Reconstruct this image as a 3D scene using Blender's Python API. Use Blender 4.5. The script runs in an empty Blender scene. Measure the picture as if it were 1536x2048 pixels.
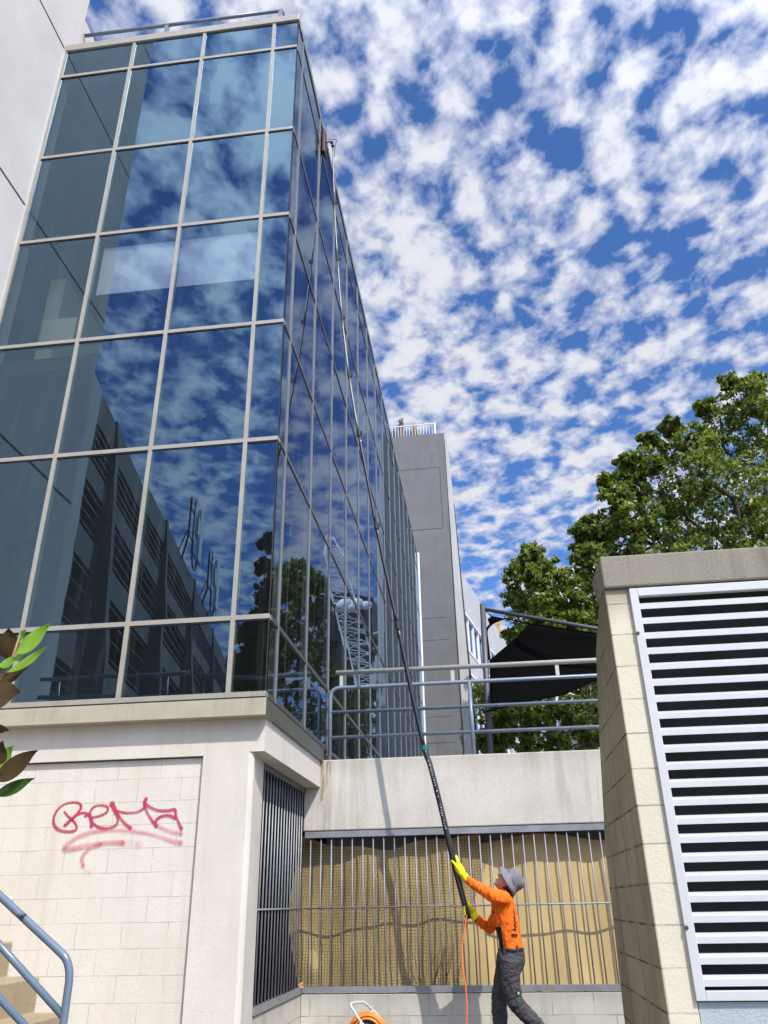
import bpy, bmesh, math, random
import numpy as np
from mathutils import Vector, Matrix
random.seed(7); RN = np.random.RandomState(11)
C = bpy.context.scene
COL = C.collection
R = math.radians

# ------------------------------------------------------------------ camera
FPX = 1585.17
yaw, pit, rol = -0.114611668, 0.459043030, -0.0198912981
EYE = Vector((0, 0, 1.48))
fwd = Vector((math.sin(yaw)*math.cos(pit), math.cos(yaw)*math.cos(pit), math.sin(pit)))
_r = Vector((math.cos(yaw), -math.sin(yaw), 0)); _u = _r.cross(fwd)
rgt = math.cos(rol)*_r + math.sin(rol)*_u
upv = -math.sin(rol)*_r + math.cos(rol)*_u
cam = bpy.data.cameras.new('camera'); camo = bpy.data.objects.new('camera', cam); COL.objects.link(camo)
M = Matrix((rgt, upv, -fwd)).transposed().to_4x4(); M.translation = EYE
camo.matrix_world = M
cam.sensor_fit = 'VERTICAL'; cam.sensor_height = 24; cam.lens = FPX/2048*24
cam.clip_start = 0.05; cam.clip_end = 3000
C.camera = camo
C.view_settings.view_transform = 'Standard'; C.view_settings.look = 'None'
C.view_settings.gamma = 1; C.view_settings.exposure = -0.13

# ------------------------------------------------------------------ world
SUNV = Vector((-.52, .69, -1)).normalized()
S = -SUNV
w = bpy.data.worlds.new('World'); C.world = w; w.use_nodes = True
nt = w.node_tree; nt.nodes.clear(); N = nt.nodes; L = nt.links
def node(nt, t, **k):
    n = nt.nodes.new(t)
    for a, b in k.items():
        if a.startswith('i_'):
            key = a[2:]
            n.inputs[int(key) if key.isdigit() else key.replace('_', ' ')].default_value = b
        else: setattr(n, a, b)
    return n
sky = node(nt, 'ShaderNodeTexSky', sky_type='NISHITA', sun_disc=False)
sky.sun_elevation = math.asin(S.z); sky.sun_rotation = math.atan2(S.x, S.y)
sky.air_density = 1.0; sky.dust_density = 0.3; sky.ozone_density = 3.0; sky.altitude = 0
tc = node(nt, 'ShaderNodeTexCoord')
sep = node(nt, 'ShaderNodeSeparateXYZ'); L.new(tc.outputs['Generated'], sep.inputs[0])
def wmath(op, a, b=None, c=None):
    n = node(nt, 'ShaderNodeMath', operation=op)
    for i, v in enumerate((a, b, c)):
        if v is None: continue
        if isinstance(v, (int, float)): n.inputs[i].default_value = v
        else: L.new(v, n.inputs[i])
    return n.outputs[0]
zz = wmath('MAXIMUM', wmath('ADD', sep.outputs[2], .09), .02)
px_ = wmath('DIVIDE', sep.outputs[0], zz); py_ = wmath('DIVIDE', sep.outputs[1], zz)
cmb = node(nt, 'ShaderNodeCombineXYZ'); L.new(px_, cmb.inputs[0]); L.new(py_, cmb.inputs[1])
mp = node(nt, 'ShaderNodeMapping'); L.new(cmb.outputs[0], mp.inputs[0])
mp.inputs['Rotation'].default_value = (0, 0, R(35)); mp.inputs['Scale'].default_value = (1.0, .86, 1); mp.inputs['Location'].default_value = (3.1, 1.7, 0)
n1 = node(nt, 'ShaderNodeTexNoise', i_Scale=17.0, i_Detail=7.0, i_Roughness=.53, i_Distortion=.15)
n2 = node(nt, 'ShaderNodeTexNoise', i_Scale=2.2, i_Detail=3.0, i_Roughness=.5)
n3 = node(nt, 'ShaderNodeTexNoise', i_Scale=26.0, i_Detail=5.0, i_Roughness=.6)
for n in (n1, n2, n3): L.new(mp.outputs[0], n.inputs['Vector'])
cov = wmath('ADD', wmath('ADD', n1.outputs[0], wmath('MULTIPLY', wmath('SUBTRACT', n2.outputs[0], .5), .34)), wmath('MULTIPLY', wmath('SUBTRACT', n3.outputs[0], .5), .22))
ramp = node(nt, 'ShaderNodeValToRGB'); L.new(cov, ramp.inputs[0])
cr = ramp.color_ramp; cr.elements[0].position = .395; cr.elements[0].color = (0, 0, 0, 1)
cr.elements[1].position = .60; cr.elements[1].color = (1, 1, 1, 1)
e = cr.elements.new(.485); e.color = (.50, .50, .50, 1)
# blue of the gaps : the physical sky, deepened in hue
skm = node(nt, 'ShaderNodeMix', data_type='RGBA', blend_type='MULTIPLY'); skm.inputs[0].default_value = 1
L.new(sky.outputs[0], skm.inputs[6]); skm.inputs[7].default_value = (.92, 1.36, 1.95, 1)
# clouds brighter around the sun
dp = node(nt, 'ShaderNodeVectorMath', operation='DOT_PRODUCT'); L.new(tc.outputs['Generated'], dp.inputs[0]); dp.inputs[1].default_value = S
near = wmath('POWER', wmath('MAXIMUM', dp.outputs['Value'], 0), 3.0)
clb = wmath('ADD', 8.6, wmath('MULTIPLY', near, 33.0))
clc = node(nt, 'ShaderNodeValToRGB'); L.new(cov, clc.inputs[0])
clc.color_ramp.elements[0].position = .45; clc.color_ramp.elements[0].color = (.72, .78, 1.0, 1)
clc.color_ramp.elements[1].position = .68; clc.color_ramp.elements[1].color = (.98, .99, 1.06, 1)
clv = node(nt, 'ShaderNodeVectorMath', operation='SCALE'); L.new(clc.outputs[0], clv.inputs[0]); L.new(clb, clv.inputs['Scale'])
skg = node(nt, 'ShaderNodeVectorMath', operation='SCALE'); L.new(skm.outputs[2], skg.inputs[0]); L.new(wmath('ADD', 1.0, wmath('MULTIPLY', near, .8)), skg.inputs['Scale'])
mx = node(nt, 'ShaderNodeMix', data_type='RGBA'); L.new(ramp.outputs[0], mx.inputs[0]); L.new(skg.outputs[0], mx.inputs[6]); L.new(clv.outputs[0], mx.inputs[7])
bg = node(nt, 'ShaderNodeBackground'); bg.inputs[1].default_value = .105; L.new(mx.outputs[2], bg.inputs[0])
wo = node(nt, 'ShaderNodeOutputWorld'); L.new(bg.outputs[0], wo.inputs[0])

sl = bpy.data.lights.new('sun', 'SUN'); sl.energy = 5.0; sl.angle = R(.53); sl.color = (1, .95, .87)
so = bpy.data.objects.new('sun', sl); COL.objects.link(so); so.location = (10, -14, 30)
so.rotation_euler = SUNV.to_track_quat('-Z', 'Y').to_euler()

# ------------------------------------------------------------------ helpers
def ray(x, y): return rgt*((x-768)/FPX) - upv*((y-1024)/FPX) + fwd
def at(x, y, Y):                       # point of the world plane y = Y seen at a place of the photo
    d = ray(x, y); return EYE + d*((Y-EYE.y)/d.y)
def atx(x, y, X):
    d = ray(x, y); return EYE + d*((X-EYE.x)/d.x)

class MB:
    def __init__(s): s.v = []; s.f = []; s.mi = []
    def add(s, v, f, m=0):
        o = len(s.v); s.v += [tuple(p) for p in v]; s.f += [tuple(i+o for i in q) for q in f]; s.mi += [m]*len(f); return s
    def box(s, x0, x1, y0, y1, z0, z1, m=0):
        v = [(x, y, z) for x in (x0, x1) for y in (y0, y1) for z in (z0, z1)]
        return s.add(v, [(0,1,3,2), (4,6,7,5), (0,4,5,1), (2,3,7,6), (0,2,6,4), (1,5,7,3)], m)
    def quad(s, a, b, c, d, m=0): return s.add([a, b, c, d], [(0,1,2,3)], m)
    def prism(s, poly, vec, m=0):       # polygon (3-D points) extruded by vec
        n = len(poly); vec = Vector(vec); p = [Vector(q) for q in poly]
        return s.add(p+[q+vec for q in p], [tuple(range(n))[::-1], tuple(range(n, 2*n))]+[(i, (i+1) % n, n+(i+1) % n, n+i) for i in range(n)], m)
    def tube(s, pts, rad, seg=10, cap=True, ell=1.0, ref=None, m=0):
        pts = [Vector(p) for p in pts]; n = len(pts)
        if not hasattr(rad, '__len__'): rad = [rad]*n
        if not hasattr(ell, '__len__'): ell = [ell]*n
        up = Vector(ref) if ref else None; vs = []; prev = None
        for i, p in enumerate(pts):
            t = (pts[min(i+1, n-1)]-pts[max(i-1, 0)]).normalized()
            if up is not None: a = (up-t*up.dot(t))
            elif prev is None:
                a = Vector((0, 0, 1)) if abs(t.z) < .9 else Vector((1, 0, 0)); a = a-t*a.dot(t)
            else: a = prev-t*prev.dot(t)
            a.normalize(); prev = a; b = t.cross(a)
            for k in range(seg):
                th = 2*math.pi*k/seg
                vs.append(p+a*(rad[i]*ell[i]*math.cos(th))+b*(rad[i]*math.sin(th)))
        fs = [(i*seg+k, i*seg+(k+1) % seg, (i+1)*seg+(k+1) % seg, (i+1)*seg+k) for i in range(n-1) for k in range(seg)]
        if cap: fs += [tuple(range(seg))[::-1], tuple((n-1)*seg+k for k in range(seg))]
        return s.add(vs, fs, m)
    def ball(s, c, r, sc=(1, 1, 1), rot=None, u=16, v=10, m=0):
        c = Vector(c); vs = []; fs = []
        for i in range(v+1):
            ph = math.pi*i/v
            for k in range(u):
                th = 2*math.pi*k/u
                q = Vector((sc[0]*math.sin(ph)*math.cos(th), sc[1]*math.sin(ph)*math.sin(th), sc[2]*math.cos(ph)))*r
                vs.append(c+(rot @ q if rot else q))
        for i in range(v):
            for k in range(u): fs.append((i*u+k, i*u+(k+1) % u, (i+1)*u+(k+1) % u, (i+1)*u+k))
        return s.add(vs, fs, m)
    def build(s, name, mats, parent=None, smooth=False, bevel=0, keep=False):
        me = bpy.data.meshes.new(name); me.from_pydata(s.v, [], s.f); me.validate()
        if not isinstance(mats, (list, tuple)): mats = [mats]
        for m in mats: me.materials.append(m)
        if len(mats) > 1 and len(me.polygons) == len(s.mi):
            for p, i in zip(me.polygons, s.mi): p.material_index = i
        if not keep:
            b = bmesh.new(); b.from_mesh(me); bmesh.ops.recalc_face_normals(b, faces=b.faces); b.to_mesh(me); b.free()
        if smooth:
            for p in me.polygons: p.use_smooth = True
        o = bpy.data.objects.new(name, me); COL.objects.link(o)
        if parent: o.parent = parent
        if bevel:
            md = o.modifiers.new('bevel', 'BEVEL'); md.width = bevel; md.segments = 2; md.limit_method = 'ANGLE'
        return o
def tag(o, label=None, cat=None, group=None, kind=None):
    if label: o['label'] = label
    if cat: o['category'] = cat
    if group: o['group'] = group
    if kind: o['kind'] = kind
    return o
def thing(name, label, cat, group=None):
    o = bpy.data.objects.new(name, None); COL.objects.link(o); return tag(o, label, cat, group)
def spline(pts, n=6, closed=False):
    P = [Vector(p) for p in pts]; out = []
    for i in range(len(P)-1):
        p0 = P[max(i-1, 0)]; p1 = P[i]; p2 = P[i+1]; p3 = P[min(i+2, len(P)-1)]
        for k in range(n):
            t = k/n
            out.append(.5*((2*p1)+(p2-p0)*t+(2*p0-5*p1+4*p2-p3)*t*t+(3*p1-p0-3*p2+p3)*t**3))
    out.append(P[-1]); return out
def lerp(a, b, t): return a+(b-a)*t
def interp(xs, ys, x): return float(np.interp(x, xs, ys))

# ------------------------------------------------------------------ materials
def newmat(name):
    m = bpy.data.materials.new(name); m.use_nodes = True; t = m.node_tree; t.nodes.clear()
    o = t.nodes.new('ShaderNodeOutputMaterial'); p = t.nodes.new('ShaderNodeBsdfPrincipled'); t.links.new(p.outputs[0], o.inputs[0])
    return m, t, p, o
def tex(t, kind, vec=None, **k):
    n = node(t, kind, **k)
    if vec is not None: t.links.new(vec, n.inputs['Vector'])
    return n
def mixc(t, fac, a, b, mode='MIX'):
    n = node(t, 'ShaderNodeMix', data_type='RGBA', blend_type=mode)
    for i, v in ((0, fac), (6, a), (7, b)):
        if isinstance(v, (int, float)): n.inputs[i].default_value = v
        elif isinstance(v, tuple): n.inputs[i].default_value = (*v, 1) if len(v) == 3 else v
        else: t.links.new(v, n.inputs[i])
    return n.outputs[2]
def rmp(t, v, p0, p1, c0=0, c1=1):
    n = node(t, 'ShaderNodeMapRange', clamp=True)
    n.inputs[1].default_value = p0; n.inputs[2].default_value = p1; n.inputs[3].default_value = c0; n.inputs[4].default_value = c1
    t.links.new(v, n.inputs[0]); return n.outputs[0]
def bump(t, p, h, strength=.3, dist=.01, prev=None):
    b = node(t, 'ShaderNodeBump'); b.inputs['Strength'].default_value = strength; b.inputs['Distance'].default_value = dist
    t.links.new(h, b.inputs['Height'])
    if prev: t.links.new(prev, b.inputs['Normal'])
    t.links.new(b.outputs[0], p.inputs['Normal']); return b.outputs[0]
def objco(t, scale=(1, 1, 1), rot=(0, 0, 0), loc=(0, 0, 0)):
    tcn = node(t, 'ShaderNodeTexCoord'); mpn = node(t, 'ShaderNodeMapping')
    mpn.inputs['Scale'].default_value = scale; mpn.inputs['Rotation'].default_value = rot; mpn.inputs['Location'].default_value = loc
    t.links.new(tcn.outputs['Object'], mpn.inputs[0]); return mpn.outputs[0]
def plain(name, col, rough=.5, metal=0., var=.0, vs=8., spec=.5, bmp=0., bs=60., coat=0):
    m, t, p, o = newmat(name); p.inputs['Roughness'].default_value = rough; p.inputs['Metallic'].default_value = metal
    p.inputs['Specular IOR Level'].default_value = spec
    if coat: p.inputs['Coat Weight'].default_value = coat
    co = objco(t)
    if var:
        n = tex(t, 'ShaderNodeTexNoise', co, i_Scale=vs, i_Detail=5., i_Roughness=.6)
        f = rmp(t, n.outputs[0], .35, .68)
        c = mixc(t, f, tuple(x*(1-var) for x in col), tuple(min(1, x*(1+var)) for x in col)); t.links.new(c, p.inputs['Base Color'])
    else: p.inputs['Base Color'].default_value = (*col, 1)
    if bmp:
        n = tex(t, 'ShaderNodeTexNoise', co, i_Scale=bs, i_Detail=4.); bump(t, p, n.outputs[0], bmp, .01)
    return m
def concrete(name, col, stain=(.12, .10, .07), amt=.45, grain=110., gb=.35, streak=True, dirt_top=None, spk=.12, rough=.9, pink=0.0):
    m, t, p, o = newmat(name); p.inputs['Roughness'].default_value = rough; p.inputs['Specular IOR Level'].default_value = .2
    co = objco(t)
    big = tex(t, 'ShaderNodeTexNoise', co, i_Scale=1.1, i_Detail=7., i_Roughness=.62)
    fine = tex(t, 'ShaderNodeTexNoise', co, i_Scale=grain, i_Detail=3., i_Roughness=.7)
    c = mixc(t, rmp(t, big.outputs[0], .35, .7), tuple(x*.90 for x in col), tuple(min(1, x*1.05) for x in col))
    c = mixc(t, rmp(t, fine.outputs[0], .30, .46, 1, 0), c, tuple(x*(1-spk*2.2) for x in col))
    if streak:
        st = tex(t, 'ShaderNodeTexNoise', objco(t, (7, 7, .55)), i_Scale=1.0, i_Detail=6., i_Roughness=.65)
        md = tex(t, 'ShaderNodeTexNoise', co, i_Scale=.6, i_Detail=3.)
        f = node(t, 'ShaderNodeMath', operation='MULTIPLY'); t.links.new(rmp(t, st.outputs[0], .48, .72), f.inputs[0]); t.links.new(rmp(t, md.outputs[0], .35, .65, 0, amt), f.inputs[1])
        c = mixc(t, f.outputs[0], c, stain)
    if dirt_top is not None:            # dark algae band under a given height
        z0, z1, am = dirt_top
        sx = node(t, 'ShaderNodeSeparateXYZ'); t.links.new(co, sx.inputs[0])
        wob = node(t, 'ShaderNodeMath', operation='MULTIPLY_ADD'); wn = tex(t, 'ShaderNodeTexNoise', objco(t, (5, 5, 1.2)), i_Scale=1., i_Detail=6., i_Roughness=.7)
        t.links.new(wn.outputs[0], wob.inputs[0]); wob.inputs[1].default_value = (z1-z0)*1.3; t.links.new(sx.outputs[2], wob.inputs[2])
        c = mixc(t, rmp(t, wob.outputs[0], z0+(z1-z0)*.6, z1+(z1-z0)*.9, 0, am), c, stain)
    bl_ = tex(t, 'ShaderNodeTexNoise', co, i_Scale=3.2, i_Detail=8., i_Roughness=.72, i_Distortion=.6)
    c = mixc(t, rmp(t, bl_.outputs[0], .54, .72, 0, min(.5, amt*.45)), c, tuple(.55*a+.45*b for a, b in zip(col, stain)))
    t.links.new(c, p.inputs['Base Color'])
    vo = tex(t, 'ShaderNodeTexNoise', co, i_Scale=grain*.8, i_Detail=4., i_Roughness=.7)
    bump(t, p, vo.outputs[0], gb, .006)
    return m
def blocks(name, col, axes='xz', h=.1915, wd=.40, z0=.80, x0=0., mort=.004, mcol=None, stain=(.15, .13, .09), amt=.3, grain=90., dirt_top=None, var=.05, mb=.5):
    m, t, p, o = newmat(name); p.inputs['Roughness'].default_value = .9; p.inputs['Specular IOR Level'].default_value = .2
    co = objco(t); sx = node(t, 'ShaderNodeSeparateXYZ'); t.links.new(co, sx.inputs[0])
    cb = node(t, 'ShaderNodeCombineXYZ')
    a1 = node(t, 'ShaderNodeMath', operation='SUBTRACT'); t.links.new(sx.outputs[0 if axes[0] == 'x' else 1], a1.inputs[0]); a1.inputs[1].default_value = x0
    a2 = node(t, 'ShaderNodeMath', operation='SUBTRACT'); t.links.new(sx.outputs[2], a2.inputs[0]); a2.inputs[1].default_value = z0
    t.links.new(a1.outputs[0], cb.inputs[0]); t.links.new(a2.outputs[0], cb.inputs[1])
    bk = tex(t, 'ShaderNodeTexBrick', cb.outputs[0], offset=.5, offset_frequency=2)
    bk.inputs['Scale'].default_value = 1; bk.inputs['Mortar Size'].default_value = mort; bk.inputs['Mortar Smooth'].default_value = .15
    bk.inputs['Brick Width'].default_value = wd; bk.inputs['Row Height'].default_value = h; bk.inputs['Bias'].default_value = 0
    bk.inputs['Color1'].default_value = (*[x*(1-var) for x in col], 1); bk.inputs['Color2'].default_value = (*[min(1, x*(1+var)) for x in col], 1)
    mc = mcol or tuple(x*.5 for x in col); bk.inputs['Mortar'].default_value = (*mc, 1)
    gap = tex(t, 'ShaderNodeTexNoise', co, i_Scale=4.5, i_Detail=4.)
    flat = mixc(t, rmp(t, gap.outputs[0], .42, .60, .25, 1.0), col, bk.outputs[0])
    big = tex(t, 'ShaderNodeTexNoise', co, i_Scale=1.3, i_Detail=7., i_Roughness=.65)
    c = mixc(t, rmp(t, big.outputs[0], .40, .72, 0, amt), flat, stain)
    fine = tex(t, 'ShaderNodeTexNoise', co, i_Scale=grain, i_Detail=3., i_Roughness=.7)
    c = mixc(t, rmp(t, fine.outputs[0], .30, .45, .30, 0), c, tuple(x*.45 for x in col))
    st = tex(t, 'ShaderNodeTexNoise', objco(t, (9, 9, .5)), i_Scale=1.0, i_Detail=5.)
    c = mixc(t, rmp(t, st.outputs[0], .52, .75, 0, amt), c, stain)
    if dirt_top is not None:
        z0_, z1_, am = dirt_top
        wob = node(t, 'ShaderNodeMath', operation='MULTIPLY_ADD'); wn = tex(t, 'ShaderNodeTexNoise', objco(t, (6, 6, 1.5)), i_Scale=1., i_Detail=6., i_Roughness=.7)
        t.links.new(wn.outputs[0], wob.inputs[0]); wob.inputs[1].default_value = abs(z1_-z0_)*1.2; t.links.new(sx.outputs[2], wob.inputs[2])
        c = mixc(t, rmp(t, wob.outputs[0], z0_+.6*(z1_-z0_), z1_+.6*abs(z1_-z0_), 0, am), c, stain)
    t.links.new(c, p.inputs['Base Color'])
    inv = node(t, 'ShaderNodeMath', operation='SUBTRACT'); inv.inputs[0].default_value = 1; t.links.new(bk.outputs['Fac'], inv.inputs[1])
    b1 = bump(t, p, inv.outputs[0], mb, .008)
    vo = tex(t, 'ShaderNodeTexNoise', co, i_Scale=grain*.7, i_Detail=5., i_Roughness=.75); bump(t, p, vo.outputs[0], .45, .008, b1)
    return m
def metal_paint(name, col, rough=.35, metal=.3, var=.08, grime=(.12, .11, .09), ga=.25):
    m, t, p, o = newmat(name); p.inputs['Roughness'].default_value = rough; p.inputs['Metallic'].default_value = metal
    co = objco(t); n = tex(t, 'ShaderNodeTexNoise', co, i_Scale=5., i_Detail=6., i_Roughness=.65)
    c = mixc(t, rmp(t, n.outputs[0], .35, .7), tuple(x*(1-var) for x in col), tuple(min(1, x*(1+var)) for x in col))
    n2_ = tex(t, 'ShaderNodeTexNoise', objco(t, (14, 14, 1.5)), i_Scale=1., i_Detail=6., i_Roughness=.7)
    c = mixc(t, rmp(t, n2_.outputs[0], .55, .78, 0, ga), c, grime); t.links.new(c, p.inputs['Base Color'])
    bump(t, p, n.outputs[0], .05, .01); return m
def glassmat(name, tint, trans, fac0=.3, fac1=1.0, streaks=0., wav=.0022, wsc=.8):
    m = bpy.data.materials.new(name); m.use_nodes = True; t = m.node_tree; t.nodes.clear()
    o = t.nodes.new('ShaderNodeOutputMaterial'); co = objco(t)
    g = node(t, 'ShaderNodeBsdfGlossy'); g.inputs['Roughness'].default_value = 0.0; g.inputs['Color'].default_value = (*tint, 1)
    tr = node(t, 'ShaderNodeBsdfTransparent'); tr.inputs['Color'].default_value = (*trans, 1)
    fr = node(t, 'ShaderNodeFresnel'); fr.inputs['IOR'].default_value = 1.55
    f = rmp(t, fr.outputs[0], .04, 1.0, fac0, fac1)
    mxs = node(t, 'ShaderNodeMixShader'); t.links.new(f, mxs.inputs[0]); t.links.new(tr.outputs[0], mxs.inputs[1]); t.links.new(g.outputs[0], mxs.inputs[2])
    wn = tex(t, 'ShaderNodeTexNoise', co, i_Scale=wsc, i_Detail=2.); b = node(t, 'ShaderNodeBump'); b.inputs['Strength'].default_value = 1; b.inputs['Distance'].default_value = wav
    t.links.new(wn.outputs[0], b.inputs['Height']); t.links.new(b.outputs[0], g.inputs['Normal'])
    d = node(t, 'ShaderNodeBsdfDiffuse'); d.inputs['Color'].default_value = (.45, .47, .45, 1)
    m2 = node(t, 'ShaderNodeMixShader')
    du = tex(t, 'ShaderNodeTexNoise', co, i_Scale=140., i_Detail=2.); du2 = tex(t, 'ShaderNodeTexNoise', objco(t, (16, 16, .7)), i_Scale=1., i_Detail=6., i_Roughness=.7)
    a = node(t, 'ShaderNodeMath', operation='ADD'); t.links.new(rmp(t, du.outputs[0], .68, .78, .012, .10), a.inputs[0]); t.links.new(rmp(t, du2.outputs[0], .52, .80, 0, .05+streaks), a.inputs[1])
    t.links.new(a.outputs[0], m2.inputs[0]); t.links.new(mxs.outputs[0], m2.inputs[1]); t.links.new(d.outputs[0], m2.inputs[2])
    t.links.new(m2.outputs[0], o.inputs[0]); return m
def leafmat(name, c0, c1, c2, back=None):
    m, t, p, o = newmat(name)
    g = node(t, 'ShaderNodeNewGeometry'); rp = node(t, 'ShaderNodeValToRGB'); t.links.new(g.outputs['Random Per Island'], rp.inputs[0])
    rp.color_ramp.elements[0].color = (*c0, 1); rp.color_ramp.elements[1].color = (*c2, 1); e = rp.color_ramp.elements.new(.55); e.color = (*c1, 1)
    col = rp.outputs[0]
    if back: col = mixc(t, g.outputs['Backfacing'], rp.outputs[0], back)
    t.links.new(col, p.inputs['Base Color']); p.inputs['Roughness'].default_value = .42; p.inputs['Specular IOR Level'].default_value = .45
    tl = node(t, 'ShaderNodeBsdfTranslucent'); t.links.new(mixc(t, 1.0, col, (1.5, 1.6, .55), 'MULTIPLY'), tl.inputs['Color'])
    ms = node(t, 'ShaderNodeMixShader'); ms.inputs[0].default_value = .40; t.links.new(p.outputs[0], ms.inputs[1]); t.links.new(tl.outputs[0], ms.inputs[2]); t.links.new(ms.outputs[0], o.inputs[0])
    return m

m_wing = concrete('wing_render', (.60, .55, .51), amt=.10, stain=(.34, .31, .27), grain=60., spk=.04)
m_base = concrete('base_render', (.65, .60, .52), stain=(.40, .33, .21), amt=.55, grain=70., spk=.08)
m_block = blocks('painted_block', (.66, .61, .53), z0=.80-.1915*6, x0=-2.49-.40*20, mcol=(.40, .37, .32), amt=.28, stain=(.47, .41, .30), mort=.0028, var=.02)
m_para = concrete('parapet_concrete', (.60, .56, .49), stain=(.27, .23, .17), amt=1.2, grain=75., dirt_top=(2.80, 3.02, .38), spk=.16)
m_low = blocks('low_block', (.56, .53, .46), z0=.635-.2*6, x0=.1, h=.2, wd=.42, mcol=(.26, .25, .22), amt=.32, stain=(.24, .22, .17), mort=.0045, dirt_top=(.50, .66, .4))
m_low2 = blocks('low_block_side', (.56, .53, .46), axes='yz', z0=.635-.2*6, x0=.1, h=.2, wd=.42, mcol=(.26, .25, .22), amt=.32, stain=(.24, .22, .17), mort=.0045, dirt_top=(.50, .66, .4))
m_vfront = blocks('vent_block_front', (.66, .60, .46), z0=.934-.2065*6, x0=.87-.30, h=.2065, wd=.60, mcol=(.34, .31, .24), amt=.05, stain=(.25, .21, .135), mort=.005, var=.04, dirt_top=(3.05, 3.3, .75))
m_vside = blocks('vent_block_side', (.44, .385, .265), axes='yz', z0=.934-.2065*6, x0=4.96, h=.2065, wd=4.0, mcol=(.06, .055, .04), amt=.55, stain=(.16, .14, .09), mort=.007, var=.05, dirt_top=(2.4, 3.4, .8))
m_vlow = plain('vent_lower_paint', (.38, .42, .44), .85, 0, .05, 6., bmp=.5, bs=90)
m_cap = concrete('cap_concrete', (.29, .26, .205), stain=(.10, .09, .07), amt=.7, grain=80., spk=.25)
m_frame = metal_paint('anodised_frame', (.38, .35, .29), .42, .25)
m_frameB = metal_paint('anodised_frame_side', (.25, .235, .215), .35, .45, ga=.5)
m_frameBd = metal_paint('shaded_side_transom', (.13, .12, .105), .4, .5, ga=.3)  # dark tone paints in the shaded underside of the side transoms
m_ledgeB = metal_paint('ledge_sheet_shaded', (.15, .14, .105), .35, .4, ga=.6)  # same ledge sheet, with the shade on its side face put into the colour
m_ledge = metal_paint('ledge_sheet', (.43, .385, .28), .45, .1, ga=.35)
m_steel = metal_paint('galvanised_steel', (.27, .28, .295), .5, .35, .15)
m_rail = metal_paint('blue_grey_paint', (.165, .20, .25), .33, .0, .08, ga=.3, grime=(.55, .58, .60))
m_railnear = metal_paint('blue_gloss_paint', (.13, .175, .225), .22, .0, .04, ga=.06)
m_railtop = metal_paint('beige_rail', (.50, .49, .43), .4, .1, .08)
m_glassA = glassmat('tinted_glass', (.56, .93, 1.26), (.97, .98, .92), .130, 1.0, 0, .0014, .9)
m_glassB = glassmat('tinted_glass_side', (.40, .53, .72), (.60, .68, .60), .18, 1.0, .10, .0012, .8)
m_dark = plain('dark_interior', (.035, .037, .038), .9, var=.3, vs=2)
m_black = plain('black_rubber', (.015, .015, .016), .6)
m_blind = plain('roller_blind', (.88, .87, .85), .9)
m_tower = concrete('grey_render', (.175, .175, .178), stain=(.10, .10, .095), amt=.6, grain=30., spk=.03)
m_towerl = concrete('light_grey_trim', (.50, .49, .47), stain=(.3, .3, .28), amt=.25, grain=30., spk=.03)
m_line = plain('dark_joint_and_shade', (.05, .05, .05), .9)
m_white = plain('white_paint', (.8, .8, .78), .5, var=.06)
m_asph = concrete('pavement_concrete', (.19, .18, .165), stain=(.18, .17, .15), amt=.4, grain=60.)
m_stair = concrete('stair_concrete', (.34, .275, .175), stain=(.20, .16, .10), amt=.6, grain=50.)
m_car = concrete('carpark_concrete', (.20, .195, .185), stain=(.2, .19, .17), amt=.5, grain=20., spk=.05)
m_bark = plain('bark', (.085, .065, .05), .9, 0, .4, 9., bmp=.6, bs=25)
m_leaf = leafmat('tree_leaves', (.035, .07, .015), (.14, .19, .035), (.34, .36, .075))
m_leafd = leafmat('dark_leaves', (.018, .040, .016), (.035, .07, .02), (.07, .11, .03))
m_slat = metal_paint('louvre_paint', (.53, .54, .525), .45, .05, .03, ga=.10, grime=(.4, .38, .32))
m_sail = plain('shade_cloth', (.004, .004, .004), 1.0, spec=0.)
m_postg = plain('grey_post', (.10, .10, .11), .5, .3, .1)

# ------------------------------------------------------------------ ground
g = MB().quad((-400, -400, 0), (400, -400, 0), (400, 600, 0), (-400, 600, 0)).build('ground', m_asph); tag(g, kind='structure')
dk = MB().box(-1.90, 60, 9.90, 90, .01, 2.93).build('upper_terrace', m_asph); tag(dk, kind='structure')

# ------------------------------------------------------------------ office building
XB, YA = -1.91, 6.97        # faces of the frames
ZT = [3.205, 3.94, 5.91, 7.48, 9.16, 10.72, 12.42, 13.0]
ob = thing('office_building', 'beige concrete office building with a corner of blue mirror glass above a graffitied block wall', 'building')
bm_ = MB()
bm_.box(-12, -2.49, 7.09, 7.6, 2.70, 3.02); bm_.box(-2.49, -1.93, 7.09, 7.55, 2.72, 3.02)
bm_.build('lintel_band', m_base, ob)
MB().box(-2.2, -1.93, 7.552, 9.63, 2.72, 3.02).build('side_beam', m_base, ob)
MB().prism([(-2.49, 7.09, 0), (-2.07, 7.09, 0), (-2.045, 7.105, 0), (-2.03, 7.13, 0), (-2.10, 7.72, 0), (-2.49, 7.72, 0)], (0, 0, 2.72)).build('corner_column', m_base, ob)
MB().box(-12, -2.492, 7.135, 7.5, 0, 2.698).build('block_wall', m_block, ob)
MB().box(-2.5015, -2.4925, 7.127, 7.1345, 0, 2.699).build('panel_groove_shade', m_line, ob)  # dark strips here and below: shadow of the panel recess put in as colour
MB().box(-12, -2.502, 7.127, 7.1345, 2.689, 2.6985).build('panel_groove_shade', m_line, ob)
MB().box(-2.300, -2.10, 7.722, 9.62, 0, .64).build('side_plinth', m_low2, ob)
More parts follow.
